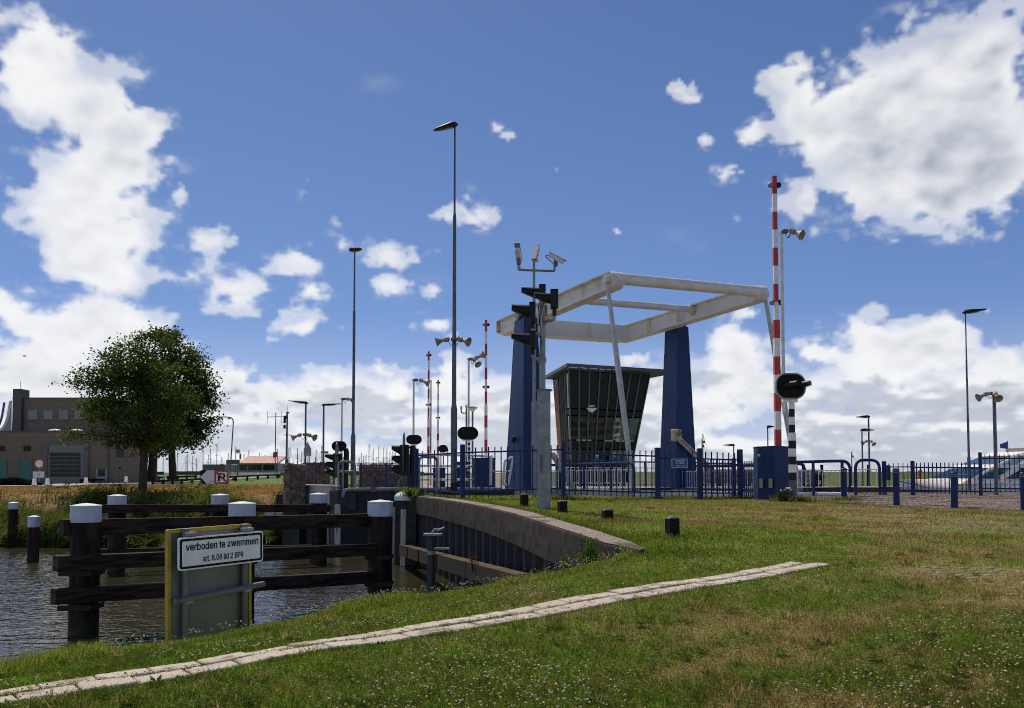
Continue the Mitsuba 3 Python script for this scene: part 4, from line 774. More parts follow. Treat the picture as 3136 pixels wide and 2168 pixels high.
# ---------------------------------------------------------------- blue bar fences
def fence(label, a, b, zt, zb, n, rails, posts=(True, True), pw=.12, bar=.028, ph=.10, group='blue bar fences', name='bar_fence', skip=()):
    """Bars between the points a and b (their z is the ground): rails at the heights given, bar tops zt and feet zb above the ground."""
    k = T(name, label, 'fence', group); a, b = np.asarray(a, float), np.asarray(b, float); rot = math.degrees(math.atan2(b[1] - a[1], b[0] - a[0]))
    for z in rails: P(k, 'rail', beam(a + V(0, 0, z), b + V(0, 0, z), .045, .045), 'blue_paint', smooth=False)
    for q, on in ((a, posts[0]), (b, posts[1])):
        if on:
            p = P(k, 'post', box(q + V(0, 0, (zt + ph) / 2 - .05), (pw, pw, zt + ph + .1), rot, bev=.012), 'blue_paint', smooth=False)
            P(p, 'foot_plate', box(q + V(0, 0, .02), (pw * 2, pw * 2, .03), rot), 'blue_paint', smooth=False)
    for i in range(n):
        if i in skip: continue
        q = a + (b - a) * (i + 1) / (n + 1); P(k, 'bar', box(q + V(0, 0, (zt + zb) / 2), (bar, bar, zt - zb), rot), 'blue_paint', smooth=False)
    return k
def gp(px, Y, dz=0.0): return V(gx(px, Y), Y, dz)
P0, P1, P2, P3, P4, P5 = gp(1276, 30.4, .03), gp(1416.5, 25.6, .0), gp(1725, 26.6, .12), gp(2013.5, 27.0, .03), gp(2142.7, 27.2, .02), gp(2266, 28.2, .0)
RL = (.22, 1.36)
fence('blue bar fence running from the ship signal to the post above the quay wall coping', P0, P1, 1.50, .06, 6, RL)
fence('blue bar fence passing behind the thick signal column', P1, P2, 1.50, .06, 15, RL, (False, False))
fence('blue bar fence in front of the drawbridge deck, right of the signal column', P2, P3, 1.42, .02, 15, (.16, 1.26), (True, False), ph=.14)
k = fence('narrow blue bar gate with a small blue prohibition sign', P3, P4, 1.42, .06, 5, (.20, 1.20), (True, True), pw=.15, ph=.10)
fence('blue bar fence with six tall bars between two thick posts left of the barrier cabinet', P4, P5, 1.42, .04, 6, (.16, 1.20), (False, True), pw=.14, ph=.12)
fence('lower blue bar fence seen through the tall six bar fence', gp(2150, 31.0, .0), gp(2247, 31.0, .0), 1.26, .06, 10, (.22, 1.02, 1.14), (False, True), ph=.06)
fence('short low blue bar fence touching the barrier cabinet', gp(2268, 29.5, -.02), gp(2314, 28.0, -.02), 1.2, .06, 7, (.2, 1.02, 1.1), (False, True), ph=.08)
ng = T('prohibition_sign', 'small blue sign with white lettering on the narrow bar gate', 'sign'); o = at(2082, 1419, 26.9)
P(ng, 'plate', box(o, (.46, .015, .25), 1.5), 'sign_blue', smooth=False); P(ng, 'rim', box(o + V(0, .006, 0), (.49, .015, .28), 1.5), 'cap_paint', smooth=False)
for i, (t, h) in enumerate((('VERBODEN', .040), ('TOEGANG', .040), ('VOOR ONBEVOEGDEN', .026))):
    m = meshkit.text_mesh(t, h, .003); w = m.bounds[1][0]; m.vertices[:, 0] -= w / 2; m.vertices[:, 0] *= min(1, .40 / w)
    m.vertices = np.c_[m.vertices[:, 0], -m.vertices[:, 2], m.vertices[:, 1]] + o + V(0, -.0085, .055 - i * .07); P(ng, 'lettering', m, 'white', smooth=False)
# low fences and hoop rails on the right, along the lock
Q0, Q1, Q2 = gp(2707, 33.4, -.02), gp(2794, 33.0, -.02), gp(2997, 31.2, -.05)
fence('low blue bar gate between two posts right of the hoop railing', Q0, Q1, 1.20, .12, 5, (.18, 1.06), pw=.15, ph=.08)
fence('long low blue bar fence in front of the cruiser bow', Q1, Q2, 1.22, .10, 15, (.2, 1.04), (False, False))
fence('taller blue bar fence in front of the cruiser cabin at the right edge', Q2 + V(.05, 0, 0), gp(3230, 30.0, -.06), 1.50, .2, 14, (.32, 1.36), (True, True), pw=.11, ph=.08)
P(solo('gate_plate', box(at(2745, 1436, 32.9), (.30, .02, .11)), 'galvanised', 'small grey plate on the low bar gate behind a blue bollard', 'plate'), 'lock_box', box(at(2719, 1440, 33.2), (.12, .12, .3)), 'blue_paint') if False else solo('lock_box', box(at(2721, 1447, 33.1), (.12, .14, .55), bev=.02), 'blue_paint', 'dark blue lock box on the left post of the low bar gate', 'lock box')
hr = T('hoop_railing', 'long blue tube railing with pale balusters between cabinet and road bollard', 'railing', 'blue hoop railings')
ha, hb = gp(2425, 31.0, .0), gp(2603, 31.6, .0)
P(hr, 'hoop', pipe([ha + V(-1.2, 0, .95), ha + V(0, 0, 1.18), hb + V(0, 0, 1.24), hb + V(0, 0, .28), hb + V(-.35, 0, .22)], .055, .36, 10), 'blue_paint')
for t in (.36, .86): P(hr, 'post', box(ha + (hb - ha) * t + V(0, 0, .6), (.085, .085, 1.2)), 'blue_paint', smooth=False)
P(hr, 'brace', beam(ha + (hb - ha) * .87 + V(0, 0, 1.02), hb + V(-.03, 0, .88), .03, .03), 'blue_paint')
for z in (.90, .32): P(hr, 'rail', beam(ha + V(0, 0, z - .02), hb + V(-.3, 0, z), .025, .03), 'steel_white', smooth=False)
for t in np.linspace(.02, .88, 13): P(hr, 'baluster', box(ha + (hb - ha) * t + V(0, 0, .60), (.022, .022, .58)), 'steel_white', smooth=False)
h2 = T('hoop_railing', 'short blue hoop railing with four pale balusters left of the low gate', 'railing', 'blue hoop railings')
ha, hb = gp(2619, 32.4, .0), gp(2693, 32.6, .0)
P(h2, 'hoop', pipe([ha + V(0, 0, -.05), ha + V(0, 0, 1.28), hb + V(0, 0, 1.28), hb + V(0, 0, -.05)], .055, .34, 10), 'blue_paint')
for z in (.94, .30): P(h2, 'rail', beam(ha + V(0, 0, z), hb + V(0, 0, z), .025, .03), 'steel_white', smooth=False)
for t in (.18, .42, .64, .86): P(h2, 'baluster', box(ha + (hb - ha) * t + V(0, 0, .62), (.022, .022, .62)), 'steel_white', smooth=False)
# lock side railings on the far platform at the left
def pipe_rail(label, pts, zs, posts, mat, r=.05, group='pipe railings of the lock'):
    k = T('pipe_railing', label, 'railing', group); pts = [np.asarray(p, float) for p in pts]
    for z in zs: P(k, 'rail', pipe([p + V(0, 0, z) for p in pts], r, .1), mat)
    for t in posts: q = pts[0] + (pts[-1] - pts[0]) * t; P(k, 'post', cyl(q, q + V(0, 0, max(zs)), r * 1.05), mat)
    return k
pipe_rail('white three tube pipe railing left of the left pylon', [gp(1258, 40, .2), gp(1498, 44, .2)], (.35, .98, 1.5), (0, .33, .66, 1.0), 'steel_white', .055)
k = T('pipe_railing', 'white hinged pipe gate standing open beside the left pylon', 'railing', 'pipe railings of the lock')
for (a, b) in (((1504, 1400), (1504, 1486)),): P(k, 'leaf', pipe([at(1503, 1486, 33.5), at(1504, 1397, 33.5), at(1506, 1397, 33.6)], .05, .03), 'steel_white')
P(k, 'leaf', pipe([at(1540, 1480, 33.2), at(1546, 1410, 33.2), at(1572, 1398, 33.4), at(1556, 1488, 33.4), at(1540, 1480, 33.2)], .045, .08), 'steel_white'); P(k, 'bar', cyl(at(1510, 1443, 33.4), at(1566, 1443, 33.4), .035), 'steel_white')
k = T('pipe_railing', 'pale grey hoop of pipe around the foot of the second tallest lamp', 'railing', 'pipe railings of the lock')
P(k, 'hoop', pipe([at(1036, 1498, 35.6), at(1036, 1413, 35.6), at(1087, 1413, 35.8), at(1087, 1496, 35.8)], .05, .22), 'galvanised'); P(k, 'bar', cyl(at(1037, 1444, 35.6), at(1087, 1444, 35.8), .04), 'galvanised'); P(k, 'post', cyl(at(1050, 1498, 35.7), at(1050, 1414, 35.7), .045), 'galvanised')
k = T('pipe_railing', 'grey hoop rail behind the left end of the blue bar fence', 'railing', 'pipe railings of the lock')
P(k, 'hoop', pipe([gp(1283, 32.2, .1), gp(1283, 32.2, 1.4), gp(1338, 33.0, 1.4), gp(1338, 33.0, .1)], .055, .2), 'galvanised'); P(k, 'bar', cyl(gp(1283, 32.2, .78), gp(1338, 33.0, .78), .045), 'galvanised')
solo('stop_post', cyl(gp(1268, 31.6, -.1), gp(1268, 31.6, 1.25), .055), 'bark', 'thin brown post just left of the blue bar fence end', 'post')
solo('fence_post', box(gp(1256, 33.4, .75), (.17, .17, 1.5), bev=.01), 'blue_paint', 'single thick blue post behind the right three visor signal', 'post')
# cabinets beside the barriers on the far side
for px, w, Y, zt, lab in ((1480, .95, 43, 1.45, 'blue cabinet on the lock platform under the far right barrier arm'), (1345, .5, 46, 1.0, 'small blue cabinet on the lock platform left of the tallest lamp'), (1412, .8, 48, 1.35, 'blue cabinet on the lock platform behind the fence post of the tallest lamp')):
    q = gp(px, Y, .2); k = T('control_cabinet', lab, 'cabinet', 'blue cabinets on the far platform'); P(k, 'body', box(q + V(0, 0, zt / 2 - .1), (w, .6, zt), 20, bev=.02), 'blue_paint', smooth=30); P(k, 'door', box(q + V(.0, -.31, zt / 2), (w * .8, .03, zt * .7), 20), 'blue_paint'); P(k, 'roof', box(q + V(0, 0, zt - .08), (w + .1, .7, .04), 20), 'blue_paint')
k = T('lamp_post', 'park lamp with white conical shade right of the far oval signal', 'lamp'); Y = 50; x = gx(1447, Y); z = at(0, 1258, Y)[2]
P(k, 'pole', pole(x, Y, [(.06, 0), (.05, z)], 10), 'lamp_grey'); P(k, 'shade', pole(x, Y, [(.05, z - .05), (.24, z + .12), (.28, z + .16)], 16), 'white'); P(k, 'hat', pole(x, Y, [(.29, z + .16), (.28, z + .19), (.05, z + .26)], 16), 'lamp_grey')
k = T('camera_post', 'thin dark post with two small cameras on a bent arm', 'camera'); Y = 49; x = gx(1428, Y); z = at(0, 1250, Y)[2]
P(k, 'pole', pole(x, Y, [(.05, 0), (.045, z - .4), (.04, z)], 8), 'lamp_grey'); P(k, 'arm', pipe([V(x, Y, z - .28), V(x - .28, Y, z - .26), V(x - .28, Y, z - .05)], .035, .05), 'lamp_grey')
for o in (V(x, Y - .05, z + .08), V(x - .28, Y - .05, z + .02)): P(k, 'camera', box(o, (.12, .16, .2), bev=.03), 'steel_white')
k = T('park_lamp', 'park lamp with wide white bowl in front of the control tower glass', 'lamp'); Y = 47.5; x = gx(1813, Y); z = at(0, 1262, Y)[2]
P(k, 'pole', pole(x, Y, [(.05, .2), (.04, z)], 10), 'black'); P(k, 'bowl', pole(x, Y, [(.04, z - .02), (.26, z + .17), (.27, z + .20)], 18), 'steel_white'); P(k, 'hat', pole(x, Y, [(.28, z + .2), (.27, z + .24), (.1, z + .30)], 18), 'dark_band'); P(k, 'finial', box((x, Y, z + .34), (.26, .05, .06)), 'white')
# people on the far platform (heads and shoulders show between the bars)
def person(name_label, px, Y, hat, hair, top, trousers, h=1.74, turn=.2):
    k = T('person', name_label, 'person'); x = gx(px, Y); z0 = .2; s = h / 1.75
    def limb(ps, rs): return sweep([V(x, Y, z0) + V(*p) * s for p in ps], np.array(rs) * s, 10)
    b = [limb([(0, 0, .86), (0, 0, .98), (0, .0, 1.12), (0, -.01, 1.30), (0, 0, 1.42), (0, 0, 1.47), (0, -.01, 1.55)], [.15, .165, .15, .17, .15, .06, .052])]
    bodyv = cat(b); bodyv.vertices[:, 0] = x + (bodyv.vertices[:, 0] - x) * np.where((bodyv.vertices[:, 2] > z0 + 1.0 * s) & (bodyv.vertices[:, 2] < z0 + 1.45 * s), 1.25, 1)
    P(k, 'body', cat(bodyv, [limb([(o * .20, 0, 1.40), (o * .25, .02, 1.12), (o * .22, -.12, .92)], [.055, .045, .035]) for o in (-1, 1)]), top)
    P(k, 'trousers', cat([limb([(o * .09, 0, .92), (o * .1, -.02, .5), (o * .1, .02, .07)], [.10, .07, .05]) for o in (-1, 1)]), trousers)
    P(k, 'shoe', box((x - .1 * s, Y - .05, z0 + .04), (.1, .27, .08), bev=.03), 'black'); P(k, 'shoe', box((x + .1 * s, Y - .05, z0 + .04), (.1, .27, .08), bev=.03), 'black')
    hd = ball((x, Y - .01, z0 + 1.64 * s), (.076 * s, .095 * s, .115 * s), 2); P(k, 'head', cat(hd, ball((x + .015, Y - .105 * s, z0 + 1.63 * s), (.016, .025, .03), 1), [ball((x + o * .078 * s, Y, z0 + 1.63 * s), (.014, .025, .03), 1) for o in (-1, 1)]), 'skin')
    P(k, 'hair' if not hat else 'cap', ball((x, Y + .012, z0 + 1.69 * s), (.086 * s, .102 * s, .085 * s), 2), hair)
    for o in (-1, 1): P(k, 'hand', cat(ball((x + o * .22 * s, Y - .14 * s, z0 + .88 * s), (.03, .025, .045), 1), [cyl((x + o * (.20 + .012 * i) * s, Y - .15 * s, z0 + .85 * s), (x + o * (.20 + .013 * i) * s, Y - .16 * s, z0 + .79 * s), .008, n=6) for i in range(4)], cyl((x + o * .20 * s, Y - .16 * s, z0 + .88 * s), (x + o * .17 * s, Y - .18 * s, z0 + .84 * s), .009, n=6)), 'skin')
person('person with a white cap and dark jacket standing behind the blue railing', 1829, 50, True, 'white', 'sign_blue', 'black')
person('person with reddish brown hair and blue coat standing behind the blue railing', 1881, 50, False, 'orange', 'blue_paint', 'blue_paint', 1.78)

# ---------------------------------------------------------------- gabion walls, concrete block, far platform railing
STONES = ['stone_a', 'stone_b', 'stone_c']
def gabion(label, a, b, z0, z1, th, s=.16, seed=0):
    rs = np.random.RandomState(seed); k = T('gabion_wall', label, 'wall', 'gabion walls of brown stone'); a, b = np.asarray(a, float), np.asarray(b, float); d = b - a; L = np.linalg.norm(d); d /= L; n = V(d[1], -d[0], 0)
    P(k, 'core', loft([np.array([q + V(0, 0, z) for q in (a, b, b - n * th, a - n * th)]) for z in (z0, z1 - .05)]), 'stone_b', smooth=False)
    ico = trimesh.creation.icosphere(subdivisions=1); lots = [[], [], []]
    for fdir, org, LL in ((d, a, L), (n * -1, a, th), (n * -1, b, th)):
        for u_ in np.arange(s / 2, LL, s):
            for w_ in np.arange(z0 + s / 2, z1, s * .8):
                v = ico.vertices * (1 + rs.uniform(-.3, .3, (42, 1))) * s * np.array([rs.uniform(.48, .72), rs.uniform(.3, .5), rs.uniform(.38, .6)])
                lots[rs.randint(3)].append(trimesh.Trimesh(v + org + fdir * (u_ + rs.uniform(-.05, .05)) + V(0, 0, w_ + rs.uniform(-.03, .03)), ico.faces, process=False))
    for u_ in np.arange(s / 2, L, s * .9):
        for t_ in np.arange(.1, th, s): lots[rs.randint(3)].append(ball(a + d * u_ - n * t_ + V(0, 0, z1 - .05 + rs.uniform(-.04, .04)), (s * .55, s * .5, s * .4), 1))
    for i in range(3): P(k, 'stones', cat(lots[i]), STONES[i], smooth=False, kind='stuff')
    wire = [beam(a + n * .10 + V(0, 0, z), b + n * .10 + V(0, 0, z), .008, .008) for z in np.arange(z0 + .1, z1, .14)]
    P(k, 'wire_mesh', cat(wire), 'lamp_grey', smooth=False)
    return k
gabion('tall gabion pillar left of the pale concrete block', gp(880, 36.2), gp(931, 36.4), -.6, 1.16, 1.1, .17, 1)
P('gabion_wall', 'plinth', box(gp(905, 36.9, -1.5), (.68, 1.3, 1.9)), 'lock_concrete')
gabion('short gabion wall between the pillar and the left ship signal', gp(935, 46), gp(1006, 46.3), .1, 1.35, .6, .18, 2)
gabion('long gabion wall between the two tall lamps', gp(1110, 46.5), gp(1258, 47.5), .1, 1.33, .6, .18, 3)
k = T('platform_fence', 'dark blue bar railing along the far platform in front of the gabion walls', 'fence'); a, b = gp(932, 44.5, .15), gp(1262, 45.5, .15)
for z in (.12, 1.12, 1.22): P(k, 'rail', beam(a + V(0, 0, z), b + V(0, 0, z), .05, .045), 'blue_paint', smooth=False)
for i in range(34): q = a + (b - a) * (i + .5) / 34; P(k, 'bar', box(q + V(0, 0, .65), (.02, .02, 1.05)), 'blue_paint', smooth=False)
for t in (0, .27, .52, .76, 1): P(k, 'post', box(a + (b - a) * t + V(0, 0, .58), (.09, .09, 1.3)), 'blue_paint', smooth=False)
cbk = T('parapet', 'pale concrete parapet block with rust stains and a grey plate at the lock corner', 'parapet')
pp = [gp(917, 37.5), gp(1032, 35.0), gp(1040, 37.0), gp(932, 40.0)]
P(cbk, 'block', prism(Polygon([p[:2] for p in pp]), -.75, .28), 'pale_concrete', smooth=False); P(cbk, 'top', prism(Polygon([p[:2] for p in pp]).buffer(.05), .28, .34), 'pale_concrete', smooth=False); P(cbk, 'corner_pier', box(gp(1029, 35.3, -1.6), (.22, .5, 2.6), 30), 'pale_concrete')
P(cbk, 'plate', beam(at(917, 1522, 37.25), at(944, 1523, 36.7), .03, .36), 'sign_grey', smooth=False)
solo('hatch_door', box(gp(862, 40.5, -.45), (.42, .1, .68), 0, .01), 'black', 'dark steel hatch left of the tall gabion pillar', 'hatch'); solo('landing', box(gp(862, 39.6, -.92), (1.0, 1.6, .12), 0), 'pale_concrete', 'pale concrete landing ledge beside the reeds at the lock corner', 'ledge')
solo('bench', cat(box(gp(1136, 54, 1.18), (.9, .3, .08)), box(gp(1136, 54, 1.4), (.8, .06, .3)), box(gp(1125, 54, .9), (.08, .3, .6)), box(gp(1148, 54, .9), (.08, .3, .6))), 'lamp_grey', 'low grey thing like a bench above the long gabion wall', 'bench') if False else None

# ---------------------------------------------------------------- signs and posts on the far bank
k = T('parking_sign', 'no parking panel for boats with black arrow and red framed crossed P', 'sign'); Y = 46.5
def card(x0, x1, y0, y1, Y, d=.03): a, b = at(x0, y0, Y), at(x1, y1, Y); return box((a + b) / 2, (abs(b[0] - a[0]), d, abs(a[2] - b[2])))
P(k, 'panel', card(614, 701, 1440, 1482, Y), 'sign_white', smooth=False)
def flatpoly(pts, Y, off): m = prism(Polygon([(at(x, y, Y)[0], at(x, y, Y)[2]) for x, y in pts]), 0, .012); m.vertices = np.c_[m.vertices[:, 0], Y - off - m.vertices[:, 2], m.vertices[:, 1]]; m.invert(); return m
P(k, 'arrow_corner', flatpoly([(614, 1440), (634, 1440), (614, 1460.5)], Y, .016), 'black_board', smooth=False); P(k, 'arrow_corner', flatpoly([(614, 1461.5), (634, 1482), (614, 1482)], Y, .016), 'black_board', smooth=False)
fr = Polygon([(657, 1440), (701, 1440), (701, 1482), (657, 1482)]); fi = Polygon([(662, 1445), (696, 1445), (696, 1477), (662, 1477)])
def flatshape(s, Y, off): m = prism(Polygon([(at(x, y, Y)[0], at(x, y, Y)[2]) for x, y in s.exterior.coords], [[(at(x, y, Y)[0], at(x, y, Y)[2]) for x, y in r.coords] for r in s.interiors]), 0, .012); m.vertices = np.c_[m.vertices[:, 0], Y - off - m.vertices[:, 2], m.vertices[:, 1]]; m.invert(); return m
P(k, 'frame', flatshape(fr.difference(fi), Y, .016), 'red', smooth=False)
m = meshkit.text_mesh('P', .40, .012, bold=True); m.vertices[:, 0] -= (m.bounds[0][0] + m.bounds[1][0]) / 2; o = at(679, 1473, Y); m.vertices = np.c_[m.vertices[:, 0] * 1.25 + o[0], Y - .016 - m.vertices[:, 2], m.vertices[:, 1] + o[2]]; P(k, 'letter', m, 'black_board', smooth=False)
P(k, 'slash', flatpoly([(662, 1445), (666, 1445), (696, 1474), (696, 1477), (692, 1477), (662, 1449)], Y, .030), 'red', smooth=False)
for px in (621, 693): P(k, 'post', cyl(V(gx(px, Y), Y + .05, -.4), V(gx(px, Y), Y + .05, at(0, 1480, Y)[2]), .03), 'galvanised')
k = T('round_sign', 'round white sign with red rim and a white plate below in front of the building', 'sign'); Y = 57; o = at(120, 1420, Y); r = 15.5 * Y / F
def disc(r0, r1, y): a = np.arange(28) * np.pi / 14; return loft([np.c_[o[0] + q * np.cos(a), np.full(28, yy), o[2] + q * np.sin(a)] for q, yy in ((r1, y + .02), (r1, y))])
P(k, 'rim', disc(0, r, Y), 'red', smooth=30); P(k, 'face', disc(0, r * .74, Y - .012), 'sign_white', smooth=30); P(k, 'plate', card(101, 135, 1444, 1463, Y), 'sign_white', smooth=False); P(k, 'post', cyl((o[0], Y + .05, -.1), (o[0], Y + .05, o[2]), .04), 'galvanised')
P(k, 'plate_print', cat([box(at(118, 1449 + i * 4, Y - .02), (.25 - .05 * i, .006, .03)) for i in range(3)]), 'sign_grey', smooth=False)
ORD = 'first second third fourth fifth sixth seventh eighth ninth'.split()
for i, (px, Y) in enumerate(((107, 52.5), (147, 53.5), (265, 55.5), (388, 60), (505, 66), (718, 76), (790, 84), (856, 88), (872, 92))):
    k = T('marker_post', f'{ORD[i]} white marker post from the left along the pale road', 'roadside post', 'white marker posts along the pale road'); x = gx(px, Y); z0 = float(far_z(x, Y)); w = .105
    def sq(z, a): return np.array([[x + i_ * a, Y + j_ * a, z] for i_, j_ in ((-1, -1), (1, -1), (1, 1), (-1, 1))])
    P(k, 'foot', loft([sq(z0 - .2, w * 1.15), sq(z0 + .22, w)]), 'black', smooth=False); P(k, 'body', loft([sq(z0 + .2, w * 1.02), sq(z0 + .42, w * .80), sq(z0 + .56, w * .72), sq(z0 + .61, w * .55)]), 'white', smooth=False)
k = T('guard_rail', 'low dark wooden guard rail along the far side of the pale road', 'guard rail'); pts = [(-22.9, 57), (-22.6, 62), (-22.6, 70), (-22.3, 80), (-22.4, 92)]
for (x0, y0), (x1, y1) in zip(pts, pts[1:]): P(k, 'rail', beam(V(x0, y0, float(far_z(x0, y0)) + .32), V(x1, y1, float(far_z(x1, y1)) + .32), .1, .14), 'post_wood', smooth=False)
for t in np.linspace(0, 1, 15): x, y = np.interp(t, np.linspace(0, 1, 5), [p[0] for p in pts]), np.interp(t, np.linspace(0, 1, 5), [p[1] for p in pts]); P(k, 'post', box((x, y, float(far_z(x, y)) + .12), (.14, .14, .55)), 'post_wood', smooth=False)
k = T('guard_rail', 'second low wooden rail crossing the meadow under the trees', 'guard rail'); a, b = gp(250, 60, .25), gp(600, 72, .55)
P(k, 'rail', beam(a + V(0, 0, .2), b + V(0, 0, .2), .1, .13), 'post_wood', smooth=False)
for t in np.linspace(0, 1, 12): P(k, 'post', box(a + (b - a) * t, (.13, .13, .6)), 'post_wood', smooth=False)
k = T('antenna_mast', 'thin mast with a cross shaped aerial at the end of the road', 'mast', 'masts on the far bank'); Y = 90; x = gx(843, Y); z1 = at(0, 1264, Y)[2]
P(k, 'pole', pole(x, Y, [(.06, 0), (.045, z1)], 8), 'lamp_grey'); zc = at(0, 1277, Y)[2]
P(k, 'arm', beam((x - .85, Y, zc), (x + 1.0, Y, zc + .05), .05, .05), 'lamp_grey'); 
for o in (-.85, .55): P(k, 'element', cyl((x + o, Y, zc - .6), (x + o, Y, zc + .6), .025, n=6), 'lamp_grey')
P(k, 'beacon', ball((x + 1.05, Y, zc - .02), (.16, .16, .22), 1), 'dark_band')
k = T('antenna_mast', 'grey stepped mast with dark boxes left of the gabion pillar', 'mast', 'masts on the far bank'); Y = 48; x = gx(878, Y); zz = [at(0, y, Y)[2] for y in (1478, 1408, 1405, 1264, 1240)]
P(k, 'pole', pole(x, Y, [(.085, zz[0] - .3), (.085, zz[1]), (.06, zz[2]), (.045, zz[3]), (.012, zz[3]), (.010, zz[4])], 10), 'lamp_grey'); P(k, 'head', box((x + .02, Y, zz[3]), (.16, .12, .08)), 'lamp_grey')
for y in (1279, 1290, 1307): P(k, 'box', box((x - .12, Y - .05, at(0, y, Y)[2]), (.12, .12, .2), bev=.02), 'dark_band')
P(k, 'ground_plane', cat([cyl((x, Y, at(0, 1328, Y)[2]), (x + .22 * math.cos(a), Y + .22 * math.sin(a), at(0, 1335, Y)[2]), .008, n=5) for a in np.arange(6) * 1.05]), 'galvanised')
k = T('house_sign', 'grey house shaped back of a road sign on two posts', 'sign'); Y = 60
P(k, 'panel', flatpoly([(930, 1396), (930, 1374), (942, 1353), (953, 1374), (953, 1396)], Y, 0), 'sign_grey', smooth=False); P(k, 'stiffener', box(at(941.5, 1385, Y + .03), (.5, .03, .05)), 'galvanised')
for px in (943, 948): P(k, 'post', cyl(V(gx(px, Y), Y + .06, .1), at(px, 1380, Y) + V(0, .06, 0), .03, n=8), 'galvanised')
k = T('notice_board', 'dark information board in front of the pink roofed building', 'board'); Y = 118; P(k, 'board', card(693, 734, 1408, 1422, Y, .1), 'slate', smooth=False)
for px in (700, 728): P(k, 'leg', cyl(V(gx(px, Y), Y + .08, .3), at(px, 1415, Y) + V(0, .08, 0), .08, n=8), 'slate')

# ---------------------------------------------------------------- buildings on the left
bd = T('harbour_building', 'grey brick two storey building with teal doors and a large panelled garage door', 'building'); Y = 62.0
def bx3(x0, x1, y0, y1, Y, depth): a, b = at(x0, y0, Y), at(x1, y1, Y); return box(((a[0] + b[0]) / 2, Y + depth / 2, (a[2] + b[2]) / 2), (b[0] - a[0], depth, a[2] - b[2]))
qa, qb = at(-420, 1321, Y), at(441, 1321, Y); fp = [qa, qb, qb + V(-5.3, 12.0, 0), qa + V(-5.3, 12.0, 0)]
P(bd, 'wall', loft([np.array([[q[0], q[1], z] for q in fp]) for z in (-.4, qa[2])]), 'wall_brick', smooth=False)
P(bd, 'coping', bx3(-424, 444, 1319, 1323, Y - .06, .4), 'roof_edge', smooth=False)
Yu = 67.0; up = P(bd, 'upper_storey', bx3(39, 330, 1219, 1330, Yu, 7.5), 'wall_brick', smooth=False); P(up, 'coping', bx3(37, 332, 1217, 1220, Yu - .06, 7.6), 'roof_edge', smooth=False)
for i, (x0, x1) in enumerate(((86, 113), (134, 161), (181, 208), (228, 254))):
    P(up, 'window', bx3(x0, x1, 1256, 1284, Yu - .03, .1), 'pale_glass', smooth=False); P(up, 'sill', bx3(x0 - 1, x1 + 1, 1284, 1286, Yu - .07, .1), 'trim_grey', smooth=False)
P(bd, 'chimney', bx3(40, 63, 1191, 1330, Yu - .35, 1.1), 'roof_edge', smooth=False)
P(bd, 'aerial', cyl(at(64, 1215, Yu), at(63, 1168, Yu), .02, n=5), 'black')
q = [at(x, y, Yu + 1) for x, y in ((-8, 1320), (8, 1312), (18, 1296), (25, 1274), (30, 1244), (33, 1228))]
gbl = flatpoly([(-60, 1322), (-8, 1320), (8, 1312), (18, 1296), (25, 1274), (30, 1244), (33, 1226), (36, 1226), (36, 1322)], Yu + 1, 0); P(bd, 'curved_gable', gbl, 'sign_grey', smooth=False)
P(bd, 'gable_trim', sweep(np.array(q), .11, 6), 'sign_white'); P(bd, 'gable_trim', sweep(np.array(q) + V(-.45, -.05, -.1), .08, 6), 'slate')
for x0, x1 in ((150, 185), (214, 250)): P(bd, 'skylight', ball(((gx(x0, Y + 2) + gx(x1, Y + 2)) / 2, Y + 2, at(0, 1321, Y + 2)[2]), (.5, .5, .18), 2), 'white')
for x0, x1 in ((-40, 15), (72, 94)): v = P(bd, 'vent_window', bx3(x0, x1, 1365, 1381, Y - .02, .1), 'black', smooth=False); P(v, 'sill', bx3(x0 - 2, x1 + 2, 1381, 1383, Y - .05, .1), 'trim_grey', smooth=False)
for x0, x1 in ((-28, 17), (59, 95)): d = P(bd, 'door', bx3(x0, x1, 1410, 1478, Y - .03, .1), 'teal', smooth=False); P(d, 'frame', cat(bx3(x0 - 3, x0, 1407, 1478, Y - .05, .1), bx3(x1, x1 + 3, 1407, 1478, Y - .05, .1), bx3(x0 - 3, x1 + 3, 1405, 1409, Y - .052, .1)), 'trim_grey', smooth=False); P(d, 'handle', box(at(x1 - 4, 1445, Y - .06), (.06, .05, .2)), 'galvanised')
P(bd, 'portal', cat(bx3(133, 143, 1358, 1490, Y - .12, .2), bx3(258, 269, 1358, 1490, Y - .12, .2), bx3(133, 269, 1352, 1361, Y - .122, .2)), 'trim_grey', smooth=False)
gd = P(bd, 'garage_door', bx3(143, 258, 1361, 1490, Y - .04, .1), 'door_grey', smooth=False)
for i in range(6):
    for j in range(4): x0 = 153 + j * 23.7; y0 = 1386 + i * 12.6; P(gd, 'pane', bx3(x0, x0 + 22, y0, y0 + 10.8, Y - .06, .06), 'dark_glass', smooth=False)
for i in range(1, 9): P(gd, 'groove', bx3(144, 257, 1361 + i * 14.2, 1361.8 + i * 14.2, Y - .045, .06), 'trim_grey', smooth=False) if False else None
w = P(bd, 'window', bx3(356, 381, 1376, 1400, Y - .03, .1), 'dark_glass', smooth=False); P(w, 'frame', cat(bx3(350, 356, 1372, 1405, Y - .05, .1), bx3(381, 387, 1372, 1405, Y - .05, .1), bx3(350, 387, 1400, 1406, Y - .052, .1)), 'trim_grey', smooth=False)
w = P(bd, 'window', bx3(299, 323, 1438, 1459, Y - .03, .1), 'dark_glass', smooth=False); P(w, 'frame', cat(bx3(295, 299, 1436, 1474, Y - .05, .1), bx3(323, 327, 1436, 1474, Y - .05, .1), bx3(295, 327, 1459, 1466, Y - .052, .1)), 'sign_grey', smooth=False)
